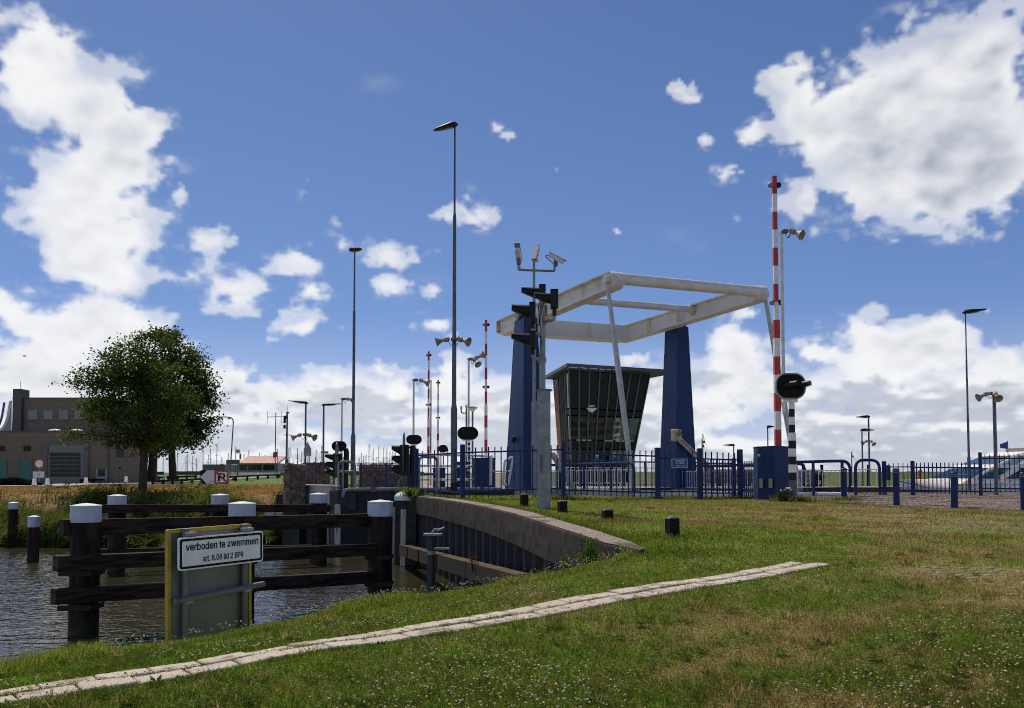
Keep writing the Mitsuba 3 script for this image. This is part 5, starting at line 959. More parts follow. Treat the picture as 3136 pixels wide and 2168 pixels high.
P(bd, 'vent', bx3(363, 369, 1430, 1437, Y - .02, .1), 'black', smooth=False)
P(bd, 'downpipe', cyl(at(330, 1323, Y - .06), at(330, 1490, Y - .06), .05, n=8), 'trim_grey')
k = T('harbour_office', 'low building with pink roof and long grey wing far across the meadow', 'building'); Y = 125
P(k, 'roof', loft([np.array([at(x, y, Y) + V(0, dy, 0) for x, y, dy in ((727, 1418, 0), (851, 1418, 0), (849, 1394, 5), (728, 1394, 5))]), np.array([at(x, y, Y) + V(0, dy + .3, -.2) for x, y, dy in ((727, 1418, 0), (851, 1418, 0), (849, 1394, 5), (728, 1394, 5))])]), 'pink_roof', smooth=False)
P(k, 'wall', bx3(729, 849, 1418, 1446, Y + .6, 6), 'render_grey', smooth=False)
for x0, x1 in ((760, 800), (806, 846), (733, 755)): P(k, 'window', bx3(x0, x1, 1421, 1440, Y + .5, .2), 'dark_glass', smooth=False)
P(k, 'wing', bx3(690, 760, 1424, 1446, Y + 2, 6), 'render_grey', smooth=False); P(k, 'wing_roof', bx3(620, 690, 1422, 1440, Y + 3, 6), 'slate', smooth=False); P(k, 'weather_vane', box(at(736, 1398, Y - .1), (.25, .05, .8)), 'rust')
for i, (px, y0, y1, m, lab) in enumerate(((722, 1376, 1394, 'orange', 'pale flag with orange cross on a thin pole beside the pink roof'), (850, 1382, 1404, 'red', 'red flag on a thin pole at the right end of the pink roof'))):
    k = T('flag', lab, 'flag'); Y = 124; x = gx(px, Y); P(k, 'pole', cyl(V(x, Y, 0), at(px, y0 - 8, Y), .05, n=6), 'mast')
    sgn = 1 if i == 0 else -1; uu = np.linspace(0, .62, 6); st = [np.array([V(x + sgn * a, Y + .08 * math.sin(a * 9), at(0, y0, Y)[2] - a * .25 * i), V(x + sgn * a, Y + .08 * math.sin(a * 9), at(0, y1 - 6, Y)[2] - a * .35 * i), V(x + sgn * a, Y + .02 + .08 * math.sin(a * 9), at(0, y1 - 6, Y)[2] - a * .35 * i), V(x + sgn * a, Y + .02 + .08 * math.sin(a * 9), at(0, y0, Y)[2] - a * .25 * i)]) for a in uu]
    P(k, 'cloth', loft(st), 'sign_white' if i == 0 else m, smooth=30)
    if i == 0: P(k, 'cross', cat(box(at(728.5, 1381, Y - .12), (.62, .02, .12)), box(at(727, 1381.5, Y - .12), (.12, .021, .5))), 'orange', smooth=False)

# ---------------------------------------------------------------- boats
rs = np.random.RandomState(11)
MX = [456, 500, 520, 543, 570, 575, 590, 602, 622, 638, 645, 664, 680, 699, 747, 762, 794, 812, 848, 884, 888, 911, 912, 924, 966, 968, 985, 1052, 1060, 1068, 1100, 1107, 1113, 1121, 1130, 1143, 1152, 1160, 1175, 1185, 1194, 1200, 1203, 1212, 1227, 1252, 2000, 2072]
for nth, px in enumerate(MX):
    Y = rs.uniform(150, 260); y1 = rs.uniform(1358, 1402) if px < 2000 else 1375
    k = T('sailing_boat', f'thin mast of a far moored sailing boat, {nth + 1}{"th" if 10 < nth + 1 < 14 else {1: "st", 2: "nd", 3: "rd"}.get((nth + 1) % 10, "th")} from the left along the horizon', 'sailing boat', 'sailing boats in the far marina'); x = gx(px, Y); z1 = at(0, y1, Y)[2]; wd = Y / 260 * .10
    P(k, 'mast', pole(x, Y, [(wd * 1.0, .9), (wd * .8, z1)], 6), 'mast'); P(k, 'spreader', box((x, Y, 1.0 + (z1 - 1.0) * .62), (wd * 9, wd, wd)), 'mast'); P(k, 'stay', cyl((x + (1 if rs.rand() > .5 else -1) * rs.uniform(1, 2.6), Y, 1.2), (x, Y, z1), wd * .28, n=5), 'mast')
    P(k, 'hull', loft([np.array([[x - 2.5 * s, Y - .8 * s, z], [x + 2.2 * s, Y - .8 * s, z], [x + 3 * s, Y, z], [x + 2.2 * s, Y + .8 * s, z], [x - 2.5 * s, Y + .8 * s, z]]) for s, z in ((.9, .7), (1, 1.75))]), 'hull_white' if rs.rand() > .5 else 'hull_dark', smooth=False)
for px, y1, Y in ((2608, 1383, 130), (2153, 1328, 120), (2150, 1345, 118)):
    k = T('sailing_boat', {2608: 'sailing boat behind the green dike with mast and slanting stay on the right', 2153: 'tall mast of a sailing boat right of the right pylon', 2150: 'shorter mast beside the tall one right of the right pylon'}[px], 'sailing boat'); x = gx(px, Y); z1 = at(0, y1, Y)[2]
    P(k, 'mast', pole(x, Y, [(.09, 1), (.07, z1)], 6), 'mast' if px > 2200 else 'frame_cream'); P(k, 'stay', cyl((x + 1.4, Y, 1.2), (x, Y, z1), .02, n=5), 'mast'); P(k, 'radar', box((x + .12, Y, 1 + (z1 - 1) * .8), (.3, .2, .3)), 'mast')
    P(k, 'hull', loft([np.array([[x - 2.5 * s, Y - .8 * s, z], [x + 2.2 * s, Y - .8 * s, z], [x + 3 * s, Y, z], [x + 2.2 * s, Y + .8 * s, z], [x - 2.5 * s, Y + .8 * s, z]]) for s, z in ((.9, .4), (1, 1.1))]), 'hull_white', smooth=False)
mb = T('motor_cruiser', 'cream motor cruiser with raked windscreen and white radar dome lying in the lock', 'boat')
BY = 40.5; bo = V(gx(2756, BY), BY, 0); bu = V(math.cos(.30), math.sin(.30), 0); bw_ = V(-bu[1], bu[0], 0)
def bp(s, w, z): return bo + bu * s + bw_ * w + V(0, 0, z)
sl = np.linspace(0, 9.5, 14); hw = 1.6 * (1 - (1 - np.clip(sl / 4.2, 0, 1)) ** 2.2) + .04
def hsec(s, w, z0, z1): return np.array([bp(s + .5 * (z0 < z1) * 0, -w, z1), bp(s, w, z1), bp(s + (1.2 - s * .1 if s < 6 else 0), w * .75, z0), bp(s + (1.2 - s * .1 if s < 6 else 0), -w * .75, z0)])
P(mb, 'hull', loft([hsec(s, w, -2.4, .20 - s * .012) for s, w in zip(sl, hw)]), 'hull_white', smooth=40)
P(mb, 'deck', loft([np.array([bp(s, -w * .99, .21 - s * .012), bp(s, w * .99, .21 - s * .012), bp(s, w * .58, .58 - s * .006), bp(s, -w * .58, .58 - s * .006)]) for s, w in zip(sl, hw)]), 'hull_white', smooth=40)
P(mb, 'rub_rail', sweep([bp(s, -w - .02, .06 - s * .018) for s, w in zip(sl, hw)], .05, 6), 'hull_dark')
# cabin: a raked body with windows, then the roof and upper screen
cs = [(2.3, .32), (4.0, 1.58)]
def csec(s0, s1, w0, w1, z0, z1): return [np.array([bp(s0, -w0, z0), bp(9.4, -w0, z0), bp(9.4, w0, z0), bp(s0, w0, z0)]), np.array([bp(s1, -w1, z1), bp(9.4, -w1, z1), bp(9.4, w1, z1), bp(s1, w1, z1)])]
P(mb, 'coaming', loft(csec(1.9, 2.75, 1.5, 1.27, .36, .60)), 'hull_white', smooth=False)
P(mb, 'cabin_roof', loft(csec(3.95, 4.3, 1.30, 1.16, 1.08, 1.25)), 'hull_white', smooth=False); P(mb, 'upper_roof', loft(csec(5.4, 6.3, 1.14, .90, 1.66, 1.86)), 'hull_white', smooth=False)
P(mb, 'dashboard', loft(csec(4.4, 4.6, 1.1, 1.1, .5, .68)), 'sign_grey', smooth=False)
def side_pt(s, z, lo): return bp(s, -(1.37 - (z - .52) * .25), z) if lo else bp(s, -(1.2 - (z - 1.22) * .3), z)
for lo, bottom, topz, splits in ((True, .60, 1.12, ((2.78, 4.10), (3.95, 5.05), (5.35, 6.35), (7.0, 7.9), (8.3, 9.3))), (False, 1.23, 1.69, ((4.35, 5.65), (5.4, 6.5), (6.2, 7.3), (7.5, 8.3)))):
    ps = [(2.80, 4.12), (4.3, 5.55), (6.0, 7.2), (7.9, 8.6)] if lo else [(4.4, 5.7), (6.0, 7.2), (7.6, 8.4)]
    for i, (b0, t0) in enumerate(ps):
        P(mb, 'pillar', beam(side_pt(b0, bottom, lo) + V(0, 0, -.02), side_pt(t0, topz, lo) + V(0, 0, .02), .06 if i else .05, .27 if i else .10), 'hull_white', smooth=False)
        if i < len(ps) - 1:
            b1, t1 = ps[i + 1]; q = [side_pt(b0 + .05, bottom, lo), side_pt(b1 - .1, bottom, lo), side_pt(t1 - .1, topz, lo), side_pt(t0 + .05, topz, lo)]
            P(mb, 'side_window', (np.array(q), np.array([[0, 1, 2], [0, 2, 3]])), 'boat_glass' if lo else 'clear_glass', smooth=False)
    for i in range(len(ps) - 1):
        (b0, t0), (b1, t1) = ps[i:i + 2]; mir = lambda s, z: side_pt(s, z, lo) + bw_ * 2 * (-(side_pt(s, z, lo) - bo) @ bw_)
        P(mb, 'side_window', (np.array([mir(b0 + .05, bottom), mir(b1 - .1, bottom), mir(t1 - .1, topz), mir(t0 + .05, topz)]), np.array([[0, 1, 2], [0, 2, 3]])), 'boat_glass', smooth=False); P(mb, 'pillar', beam(mir(b1, bottom), mir(t1, topz), .06, .2), 'hull_white', smooth=False)
    a, b = (2.80, 4.12) if lo else (4.4, 5.7); wa, wb2 = (1.36, 1.22) if lo else (1.18, 1.05)
    P(mb, 'windscreen', (np.array([bp(a, -wa, bottom), bp(a, wa, bottom), bp(b, wb2, topz), bp(b, -wb2, topz)]), np.array([[0, 1, 2], [0, 2, 3]])), 'boat_glass' if lo else 'clear_glass', smooth=False)
P(mb, 'helm_seat', box(bp(6.6, -.5, .75), (.5, .5, .9), 17, bev=.08), 'sign_blue')
P(mb, 'seat', box(bp(7.9, .4, .75), (.6, .6, .6), 17, bev=.08), 'hull_dark')
for i, s in enumerate((3.55, 5.3, 7.2)): P(mb, 'hull_window', loft([np.array([bp(s + a, -1.6 - .035 + .0 * c - c, -.22 + b) for a, b in ((-.02, -.13), (1.25, -.13), (1.3, .10), (.15, .10))]) for c in (-.02, .02)]), 'dark_glass', smooth=False)
for i, s in enumerate((.75, 1.7, 3.2, 5.6)): q = bp(s, -hw[np.argmin(abs(sl - s))] - .14, -.32); P(mb, 'fender', sweep([q + V(-.06, 0, -.26), q + V(-.04, 0, -.2), q, q + V(.06, 0, .2), q + V(.08, 0, .25)], [.04, .11, .12, .11, .04], 10), 'white')
P(mb, 'radar_arch', loft([np.array([bp(7.0 + a, w, z) for a, w in ((0, -.9), (.8, -.9), (.8, .9), (0, .9))]) for z in (1.86, 2.06)]), 'sign_grey', smooth=False)
P(mb, 'radar_dome', sweep([bp(7.35, -.3, z - .88) for z in (2.95, 3.0, 3.15, 3.28, 3.36, 3.40)], [.30, .34, .345, .29, .17, .03], 18), 'hull_white')
P(mb, 'flag_staff', cyl(bp(5.05, -1.1, 1.2), bp(5.05, -1.1, 2.35), .015, n=6), 'galvanised'); fq = bp(5.05, -1.1, 2.3)
P(mb, 'pennant', loft([np.array([fq + V(-a, .03 * math.sin(a * 20), -.0 - a * .35), fq + V(-a, .03 * math.sin(a * 20), -.34 + a * .1), fq + V(-a, .03 * math.sin(a * 20) + .01, -.34 + a * .1), fq + V(-a, .03 * math.sin(a * 20) + .01, -a * .35)]) for a in (0, .12, .24, .34)]), 'sign_blue')
P(mb, 'anchor', cat(beam(bp(.9, -.2, .3), bp(1.15, .1, .95), .1, .12), box(bp(1.1, 0, .9), (.2, .15, .2), 20, bev=.04)), 'red'); None if True else P(mb, 'bow_chair', loft([np.array([bp(1.6 + a, w, z) for a, w in ((0, -.3), (.5, -.3), (.5, .3), (0, .3))]) for z in (.3, .72)]), 'red', smooth=False)
P(mb, 'bow_rail', sweep(round_path([bp(.2, -.1, .3), bp(.1, -.1, .92), bp(3.0, -1.35, .78), bp(3.4, -1.35, .5)], .2), .018, 6), 'galvanised')
P(mb, 'mooring_line', sweep([bp(0.9, -.6, .2), gp(2756, 34.0, .5)], .02, 6), 'joint_sand')
# jetty posts and the lock landing on the right
for i, (px, y1) in enumerate(((2465, 1422), (2521, 1423), (2655, 1423))):
    q = gp(px, 62); solo('dike_post', cyl(V(q[0], 62, -2), V(q[0] + (-.12 if i < 2 else .1), 62, at(0, y1, 62)[2]), .11, n=8), 'post_wood', ('leftmost weathered post on the dike behind the long hoop railing', 'middle weathered post on the dike behind the long hoop railing', 'leaning weathered post on the dike inside the short hoop')[i], 'post')
k = T('jetty', 'brown planked timber landing with braces behind the six bar fence and cabinet', 'jetty'); a, b = gp(2150, 52, .2), gp(2508, 55, .2); a[2] = b[2] = 0
for z in (1.0, .72, .44): P(k, 'plank', beam(a + V(0, 0, z), b + V(0, 0, z), .08, .25), 'stone_b' if z < .9 else 'stone_a', smooth=False)
for t in np.linspace(.02, .98, 9): P(k, 'post', box(a + (b - a) * t + V(0, .2, -.6), (.22, .22, 3.3)), 'post_wood', smooth=False)
for t in (.15, .3, .55, .9): P(k, 'brace', beam(a + (b - a) * t + V(0, .1, .3), a + (b - a) * (t + .07) + V(0, .1, -1.0), .14, .14), 'lamp_grey', smooth=False)
k = T('winch', 'black lock winch on its foot behind the long hoop railing', 'winch'); q = gp(2492, 40, .15); P(k, 'foot', box(q + V(0, 0, .0), (.55, .4, .4)), 'black'); P(k, 'body', box(q + V(0, 0, .42), (.24, .3, .6), bev=.03), 'black'); P(k, 'drum', cyl(q + V(-.1, 0, .55), q + V(.42, 0, .5), .14, n=12), 'black')
solo('kerb_pipe', cyl(gp(2150, 32.2, .06), gp(2592, 33.6, .02), .085, n=14), 'white', 'long white painted kerb beam under the hoop railing', 'kerb')

# ---------------------------------------------------------------- paving, slabs, bollards
pv = region(PAVE, .7, lambda x, y: ground(x, y) - .004); struct('pavement', pv, 'joint_sand', smooth=True)
def gn(x, y): return float(ground(np.array([x]), np.array([y]))[0])
rs = np.random.RandomState(4)
ua, va = U[:2], W_[:2]; cand = []
o0 = np.array([9.0, 16.0]); pav_in = PAVE.buffer(-.06)
for j in range(-10, 240):
    for i in range(-60, 90):
        c = o0 + ua * (i * .222 + (j % 2) * .111) + va * (j * .112); cand.append(c)
cand = np.array(cand); cand = cand[shapely.contains_xy(pav_in, cand[:, 0], cand[:, 1]) & (cand[:, 0] < .62 * cand[:, 1] + .3) & (cand[:, 1] < 38)]
cz_ = ground(cand[:, 0], cand[:, 1]); order = np.argsort(cand[:, 1] + np.where(cand[:, 0] / cand[:, 1] > .575, 100, 0))
pal = trimesh.creation.box((.212, .102, .05)); pal.vertices[:, :2] *= np.where(pal.vertices[:, 2:] > 0, .965, 1.0)
pal_faces = pal.faces[(pal.triangles_center[:, 2] > -.024)]
brick_ply = [mikit.ply(trimesh.Trimesh(pal.vertices, pal_faces, process=False), f'brick_{c}') for c in 'ab']
rest = [[], []]
for n_, idx in enumerate(order):
    c, z = cand[idx], cz_[idx] - .012 + rs.uniform(-.004, .004); ang = math.degrees(.37995) + rs.uniform(-1.2, 1.2); v = rs.randint(2)
    if n_ < 300: scene[num('pavement__brick')] = {**brick_ply[v], 'to_world': T4().translate([float(c[0]), float(c[1]), float(z)]).rotate([0, 0, 1], ang)}
    else:
        a = math.radians(ang); R = np.array([[math.cos(a), math.sin(a)], [-math.sin(a), math.cos(a)]])
        q = pal.vertices.copy(); q[:, :2] = q[:, :2] @ R; rest[v].append(q + [c[0], c[1], z])
for v in range(2):
    m = len(rest[v]); vv = np.vstack(rest[v]); ff = (pal_faces[None] + (np.arange(m) * 8)[:, None, None]).reshape(-1, 3)
    P('pavement', 'bricks', (vv, ff), 'brick_ab'[:5] + '_' + 'ab'[v], smooth=False, kind='stuff')
for a, b in ((gp(2655, 27.2), gp(2870, 29.5)), (gp(2870, 29.5), gp(3220, 26.5)), (gp(2600, 24.6), gp(2790, 26.8))):
    n = int(np.linalg.norm(b - a) / .5)
    for i in range(n):
        p, q = a + (b - a) * (i + .02) / n, a + (b - a) * (i + .98) / n; p[2], q[2] = gn(*p[:2]) + .004, gn(*q[:2]) + .004; P('pavement', 'band_stone', beam(p, q, .11, .06), 'paver', smooth=False)
# the double row of slabs
ps = T('slab_path', 'double row of pale concrete slabs crossing the lawn', 'path'); labels[ps] = {'kind': 'structure'}
pd = V(6.1, 4.8, 0) / math.hypot(6.1, 4.8); pn = V(-pd[1], pd[0], 0); p0 = V(-2.8, 5.6, 0)
for row in range(2):
    n = 0; s = -2.6 + row * .16
    while s < 7.75 + (0.2 if row == 0 else 0):
        L = .335; c = p0 + pd * (s + L / 2) + pn * ((row - .5) * .228 + .006 * math.sin(s * 3)); L -= .012
        z = [gn(*(c + pd * a)[:2]) for a in (-.15, .15)]; zl = [gn(*(c + pn * a)[:2]) for a in (-.1, .1)]
        m = box((0, 0, 0), (L, .198, .06), bev=.008); m.vertices[:, 2] += m.vertices[:, 0] * (z[1] - z[0]) / .3 + m.vertices[:, 1] * (zl[1] - zl[0]) / .2
        a = math.atan2(pd[1], pd[0]) + rs.uniform(-.018, .018); m.apply_transform(trimesh.transformations.rotation_matrix(a, [0, 0, 1]))
        m.apply_translation([c[0], c[1], sum(z) / 2 - .008 + rs.uniform(-.006, .006)]); P(ps, 'slab', m, 'slab', smooth=False); s += .335
def on_path(x, y, w=.205):
    d = np.stack([x - p0[0], y - p0[1]], -1); s = d @ pd[:2]; t = d @ pn[:2]
    return (np.abs(t) < w) & (s > -2.7) & (s < 8.0)
def gap_grass(x, y):
    d = np.stack([x - p0[0], y - p0[1]], -1); t = d @ pn[:2]; return np.abs(t) < .035
# concrete grass pavers showing through the turf on the right
gpv = T('grass_paver', 'half buried concrete grass pavers', 'paver'); labels[gpv] = {'kind': 'structure'}
cnt = 0; patchc = [(gx(2870, 10.2), 10.2, 1.0, .38), (gx(3060, 10.2), 10.3, .9, .75), (gx(3110, 9.2), 9.2, .5, .7), (gx(3010, 8.4), 8.4, .5, .18), (gx(2800, 14.2), 14.2, 1.3, .5), (gx(2640, 17.5), 17.6, 1.2, .5), (gx(2900, 16.5), 16.6, 2.2, 1.2), (gx(3060, 14.6), 14.6, 1.3, 1.2), (gx(2700, 19.6), 19.8, 1.6, .7)]
for cx, cy_, rx, ry in patchc:
    for i in range(-14, 15):
        for j in range(-10, 11):
            x, y = cx + i * .155, cy_ + j * .155
            if ((x - cx) / rx) ** 2 + ((y - cy_) / ry) ** 2 > rs.uniform(.3, 1.1) or cnt >= 290 or rs.rand() > .34: continue
            m = box((x, y, gn(x, y) - .016), (rs.uniform(.06, .12), rs.uniform(.05, .10), .05), rs.uniform(-6, 6), .008); P(gpv, 'paver', m, 'paver', smooth=False); cnt += 1
PAVERC = patchc
for i, (px, Y, zt, lab) in enumerate(((2584, 25.6, 1434, 'blue road bollard farthest to the left, in front of the long hoop railing'), (2743, 21.9, 1434, 'blue road bollard in front of the low bar gate'), (2920, 20.5, 1445, 'blue road bollard in front of the cruiser bow fence'), (3133, 19.3, 1446, 'blue road bollard cut by the right edge'))):
    k = T('road_bollard', lab, 'bollard', 'blue road bollards along the brick pavement'); x = gx(px, Y); z1 = at(0, zt, Y)[2]; r = .075
    P(k, 'shaft', pole(x, Y, [(r, -.4), (r, z1 - .16)], 20), 'blue_paint'); P(k, 'head', pole(x, Y, [(r * 1.08, z1 - .16), (r * 1.08, z1 - .02), (r * .8, z1)], 20), 'blue_paint')
    for o in (.05, .09): P(k, 'ring', pole(x, Y, [(r * 1.1, z1 - o - .014), (r * 1.1, z1 - o)], 20), 'galvanised')
for px, yt, yb, w, Y, lab in ((1605, 1517, 1550, 25.8, 20.9, 'wooden stub post left of the thick signal column'), (1722, 1538, 1568, 30, 18.0, 'wooden stub post right of the thick signal column'), (1859, 1565, 1594, 35, 15.5, 'wooden stub post at the middle of the curved coping'), (2057, 1590, 1644, 40.8, 13.3, 'largest wooden stub post, standing in bright grass past the end of the coping')):
    k = T('stub_post', lab, 'stub post', 'dark wooden stub posts along the quay'); x = gx(px, Y); z0, z1 = gn(x, Y) - .12, at(0, yt, Y)[2] + .03; a = w * Y / F / 2 * .80
    def sq(z, a): return np.array([[x + math.cos(t) * a * 1.414, Y + math.sin(t) * a * 1.414, z] for t in np.radians([45 + 18, 135 + 18, 225 + 18, 315 + 18])])
    P(k, 'shaft', loft([sq(z0, a), sq(z1 - .02, a)]), 'post_wood', smooth=False); P(k, 'top', loft([sq(z1 - .02, a), sq(z1, a * .86), sq(z1 + .012, a * .3)]), 'lamp_grey', smooth=False)
solo('ground_pin', cat(cyl((gx(1645, 19.0), 19.0, -.1), (gx(1645, 19.0), 19.0, .10), .012, n=6), box((gx(1645, 19.0), 19.0, .10), (.09, .02, .012))), 'galvanised', 'tiny metal T shaped pin in the grass at the foot of the signal column', 'pin')

# ---------------------------------------------------------------- grass, clover, flowers
def blades(x, y, z, h, w, lean, rs, col, base=.55, tipgain=1.15):
    n = len(x); a = rs.uniform(0, 2 * np.pi, n); la = rs.uniform(0, 2 * np.pi, n); l = lean * h * rs.uniform(.2, 1, n)
    c, s = np.cos(a) * w / 2, np.sin(a) * w / 2
    v = np.empty((n, 3, 3)); v[:, 0] = np.c_[x - c, y - s, z - .01]; v[:, 1] = np.c_[x + c, y + s, z - .01]; v[:, 2] = np.c_[x + np.cos(la) * l, y + np.sin(la) * l, z + h]
    cc = np.repeat(col[:, None], 3, 1)
    return v.reshape(-1, 3), np.arange(3 * n).reshape(-1, 3), cc.reshape(-1, 3)
def sample_lawn(n, y0, y1, rs, power=1.0):
    Y = np.exp(rs.uniform(math.log(y0), math.log(y1), n * 2)); X = rs.uniform(-.66, .66, n * 2) * Y + rs.uniform(-.4, .4, n * 2)
    X, Y = X.astype(float), Y.astype(float); ok = shapely.contains_xy(LAWN.buffer(.05), X, Y); X, Y = X[ok], Y[ok]
    pth = on_path(X, Y); keep = ~pth | (gap_grass(X, Y) & (meshkit.noise(np.stack([X * 3, Y * 3, X * 0], -1), 6) > .30))
    for cx, cy_, rx, ry in PAVERC: keep &= ~((((X - cx) / rx) ** 2 + ((Y - cy_) / ry) ** 2 < 1) & (rs.rand(len(X)) < .45))
    return X[keep][:n], Y[keep][:n]
rs = np.random.RandomState(21)
X, Y = sample_lawn(470000, 4.2, 31, rs); Z = ground(X, Y); d = dryness(X, Y); nz = meshkit.fbm(np.stack([X * 2.2, Y * 2.2, X * 0], -1), 3, 14)
tall = smooth(.55, .75, nz) * .5
h = (rs.uniform(.014, .040, len(X)) * (1 + tall) * (1 - .30 * d)) * (1 + .018 * Y); w = (.0042 + .00052 * np.maximum(Y - 4, 0)) * rs.uniform(.7, 1.4, len(X))
clump = meshkit.fbm(np.stack([X * 4.5, Y * 4.5, X * 0], -1), 3, 44)[:, None]; col = turf(X, Y) * rs.uniform(.6, 1.4, (len(X), 1)) * (.62 + .76 * clump) * np.where(clump > .56, [[.82, 1.06, .9]], [[1.05, 1, 1]]); h = h * (.6 + .8 * clump[:, 0]); straw = rs.rand(len(X)) < (.05 + .30 * d); col[straw] = np.array([.36, .28, .12]) * rs.uniform(.55, 1.1, (straw.sum(), 1))
sets = [blades(X, Y, Z, h, w, .9, rs, col)]
# clover leaves: small flat three-lobed leaves near the camera
Xc, Yc = sample_lawn(90000, 4.2, 15, rs); kk = rs.rand(len(Xc)) < (1 - .85 * dryness(Xc, Yc)); Xc, Yc = Xc[kk], Yc[kk]; Zc = ground(Xc, Yc) + rs.uniform(.012, .034, len(Xc))
n = len(Xc); a = rs.uniform(0, 6.28, n); sz = rs.uniform(.006, .012, n) * (1 + .03 * Yc); lv, lf, lc = [], [], []
base = np.array([.070, .135, .024]) * rs.uniform(.7, 1.5, (n, 1))
for q in range(3):
    t = a + q * 2.094; c0 = np.c_[Xc, Yc, Zc]; e = np.c_[np.cos(t), np.sin(t), rs.uniform(-.2, .6, n)]; pz = np.c_[-np.sin(t), np.cos(t), rs.uniform(-.2, .2, n)]
    lv.append(np.stack([c0, c0 + (e + pz * .55) * sz[:, None], c0 + (e - pz * .55) * sz[:, None]], 1).reshape(-1, 3)); lc.append(np.repeat(base, 3, 0))
lv = np.vstack(lv); sets.append((lv, np.arange(len(lv)).reshape(-1, 3), np.vstack(lc)))
# loose tufts and broad-leaved rosettes
Xt, Yt = sample_lawn(420, 4.6, 20, rs)
for x, y in zip(Xt, Yt):
    m = rs.randint(14, 46); sp = rs.uniform(.02, .07); bx_, by_ = rs.normal(x, sp, m), rs.normal(y, sp, m); t_ = rs.rand()
    cb = np.repeat((turf(np.array([x]), np.array([y])) * (.55 + .3 * t_) if t_ < .75 else np.array([[.34, .26, .12]])), m, 0) * rs.uniform(.7, 1.4, (m, 1))
    ok = ~on_path(bx_, by_, .19); sets.append(blades(bx_[ok], by_[ok], ground(bx_, by_)[ok], (rs.uniform(.035, .10, m) * rs.uniform(.6, 1.2))[ok], np.full(ok.sum(), .005 + .0005 * y), 1.1, rs, cb[ok]))
Xw, Yw = sample_lawn(260, 4.6, 14, rs); rv_, rc_ = [], []
for x, y in zip(Xw, Yw):
    if on_path(np.array([x]), np.array([y]))[0]: continue
    m = rs.randint(6, 11); a0 = rs.uniform(0, 6.28); z = gn(x, y) + .012; R_ = rs.uniform(.03, .075); c_ = np.array([.085, .15, .028]) * rs.uniform(.7, 1.3)
    for q in range(m):
        t = a0 + q * 6.28 / m + rs.uniform(-.2, .2); e, pz = V(math.cos(t), math.sin(t), rs.uniform(.1, .6)), V(-math.sin(t), math.cos(t), 0); c0 = V(x, y, z); L = R_ * rs.uniform(.7, 1.2)
        rv_ += [c0, c0 + e * L * .6 + pz * L * .22, c0 + e * L * .6 - pz * L * .22, c0 + e * L * .6 + pz * L * .22, c0 + e * L * 1.1, c0 + e * L * .6 - pz * L * .22]; rc_ += [c_] * 6
sets.append((np.array(rv_), np.arange(len(rv_)).reshape(-1, 3), np.array(rc_)))
# longer grass along the crest of the bank and down it
t = rs.uniform(0, len(EDGE) - 1.001, 42000); i = t.astype(int); fr_ = (t - i)[:, None]; e = EDGE[i] * (1 - fr_) + EDGE[i + 1] * fr_; off = rs.normal(0, .16, len(t)) + .02
q = e[:, :2] + en[i] * off[:, None]; ze = np.where(off > 0, ground(e[:, 0], e[:, 1]) - off * .55, ground(q[:, 0], q[:, 1]))
hh = rs.uniform(.015, .062, len(t)) * (1 + .9 * (meshkit.noise(e * 1.3, 8) > .66)) * (1 + .6 * smooth(-2.6, -4.2, e[:, 0]))
col = turf(q[:, 0], q[:, 1]) * rs.uniform(.7, 1.5, (len(t), 1)); sets.append(blades(q[:, 0], q[:, 1], ze, hh, .006 + .004 * rs.rand(len(t)), .8, rs, col))
# tufts along the coping, the fence foot, the posts and path edges
tx, ty, th_ = [], [], []
for (x, y, sp, nn, hgt) in [(COPE[0][0] + .4, COPE[0][1] + .1, .3, 900, .10), (gx(2430, 24.7), 24.7, .30, 900, .22), (gx(2584, 25.6), 25.5, .25, 500, .16), (gx(1725, 26.6), 26.5, .22, 500, .2), (gx(2060, 13.2), 13.2, .5, 1200, .09), (gx(1859, 15.3), 15.3, .35, 800, .10), (gx(1610, 21), 20.9, .3, 400, .1), (gx(2310, 28), 27.9, .3, 350, .14), (gx(2240, 28), 27.8, .3, 350, .1), (gx(1260, 29.9), 29.9, .16, 260, .35)]:
    tx.append(rs.normal(x, sp, nn)); ty.append(rs.normal(y, sp * .6, nn)); th_.append(rs.uniform(.4, 1, nn) * hgt)
for A, B in zip(INNER[1:-1], INNER[2:]):
    m = 1500; f_ = rs.rand(m); tx.append(A[0] + (B[0] - A[0]) * f_ + np.abs(rs.normal(0, .10, m)) + .03); ty.append(A[1] + (B[1] - A[1]) * f_ + rs.normal(0, .05, m)); th_.append(rs.uniform(.03, .11, m))
for A, B in ((P1, P2), (P2, P3), (P3, P5)):
    m = 900; f_ = rs.rand(m); tx.append(A[0] + (B[0] - A[0]) * f_ + rs.normal(0, .1, m)); ty.append(A[1] + (B[1] - A[1]) * f_ + rs.normal(0, .12, m)); th_.append(rs.uniform(.03, .12, m))
tx, ty, th_ = map(np.concatenate, (tx, ty, th_)); col = (turf(tx, ty) * .5 + np.array([.03, .055, .008])) * rs.uniform(.7, 1.6, (len(tx), 1))
sets.append(blades(tx, ty, np.where(ty > 29.5, .05, ground(tx, ty)), th_, .012 + .0006 * ty, .7, rs, col))
vv = np.vstack([s[0] for s in sets]); off = np.cumsum([0] + [len(s[0]) for s in sets[:-1]]); ff = np.vstack([s[1] + o for s, o in zip(sets, off)]); cc = np.vstack([s[2] for s in sets])
k = num('grass'); scene[k] = mikit.ply((vv, ff), 'leaf', smooth=False, color=np.clip(cc, 0, .6)); labels[k] = {'label': 'short green and dry grass with clover leaves covering the lawn', 'category': 'grass', 'kind': 'stuff'}
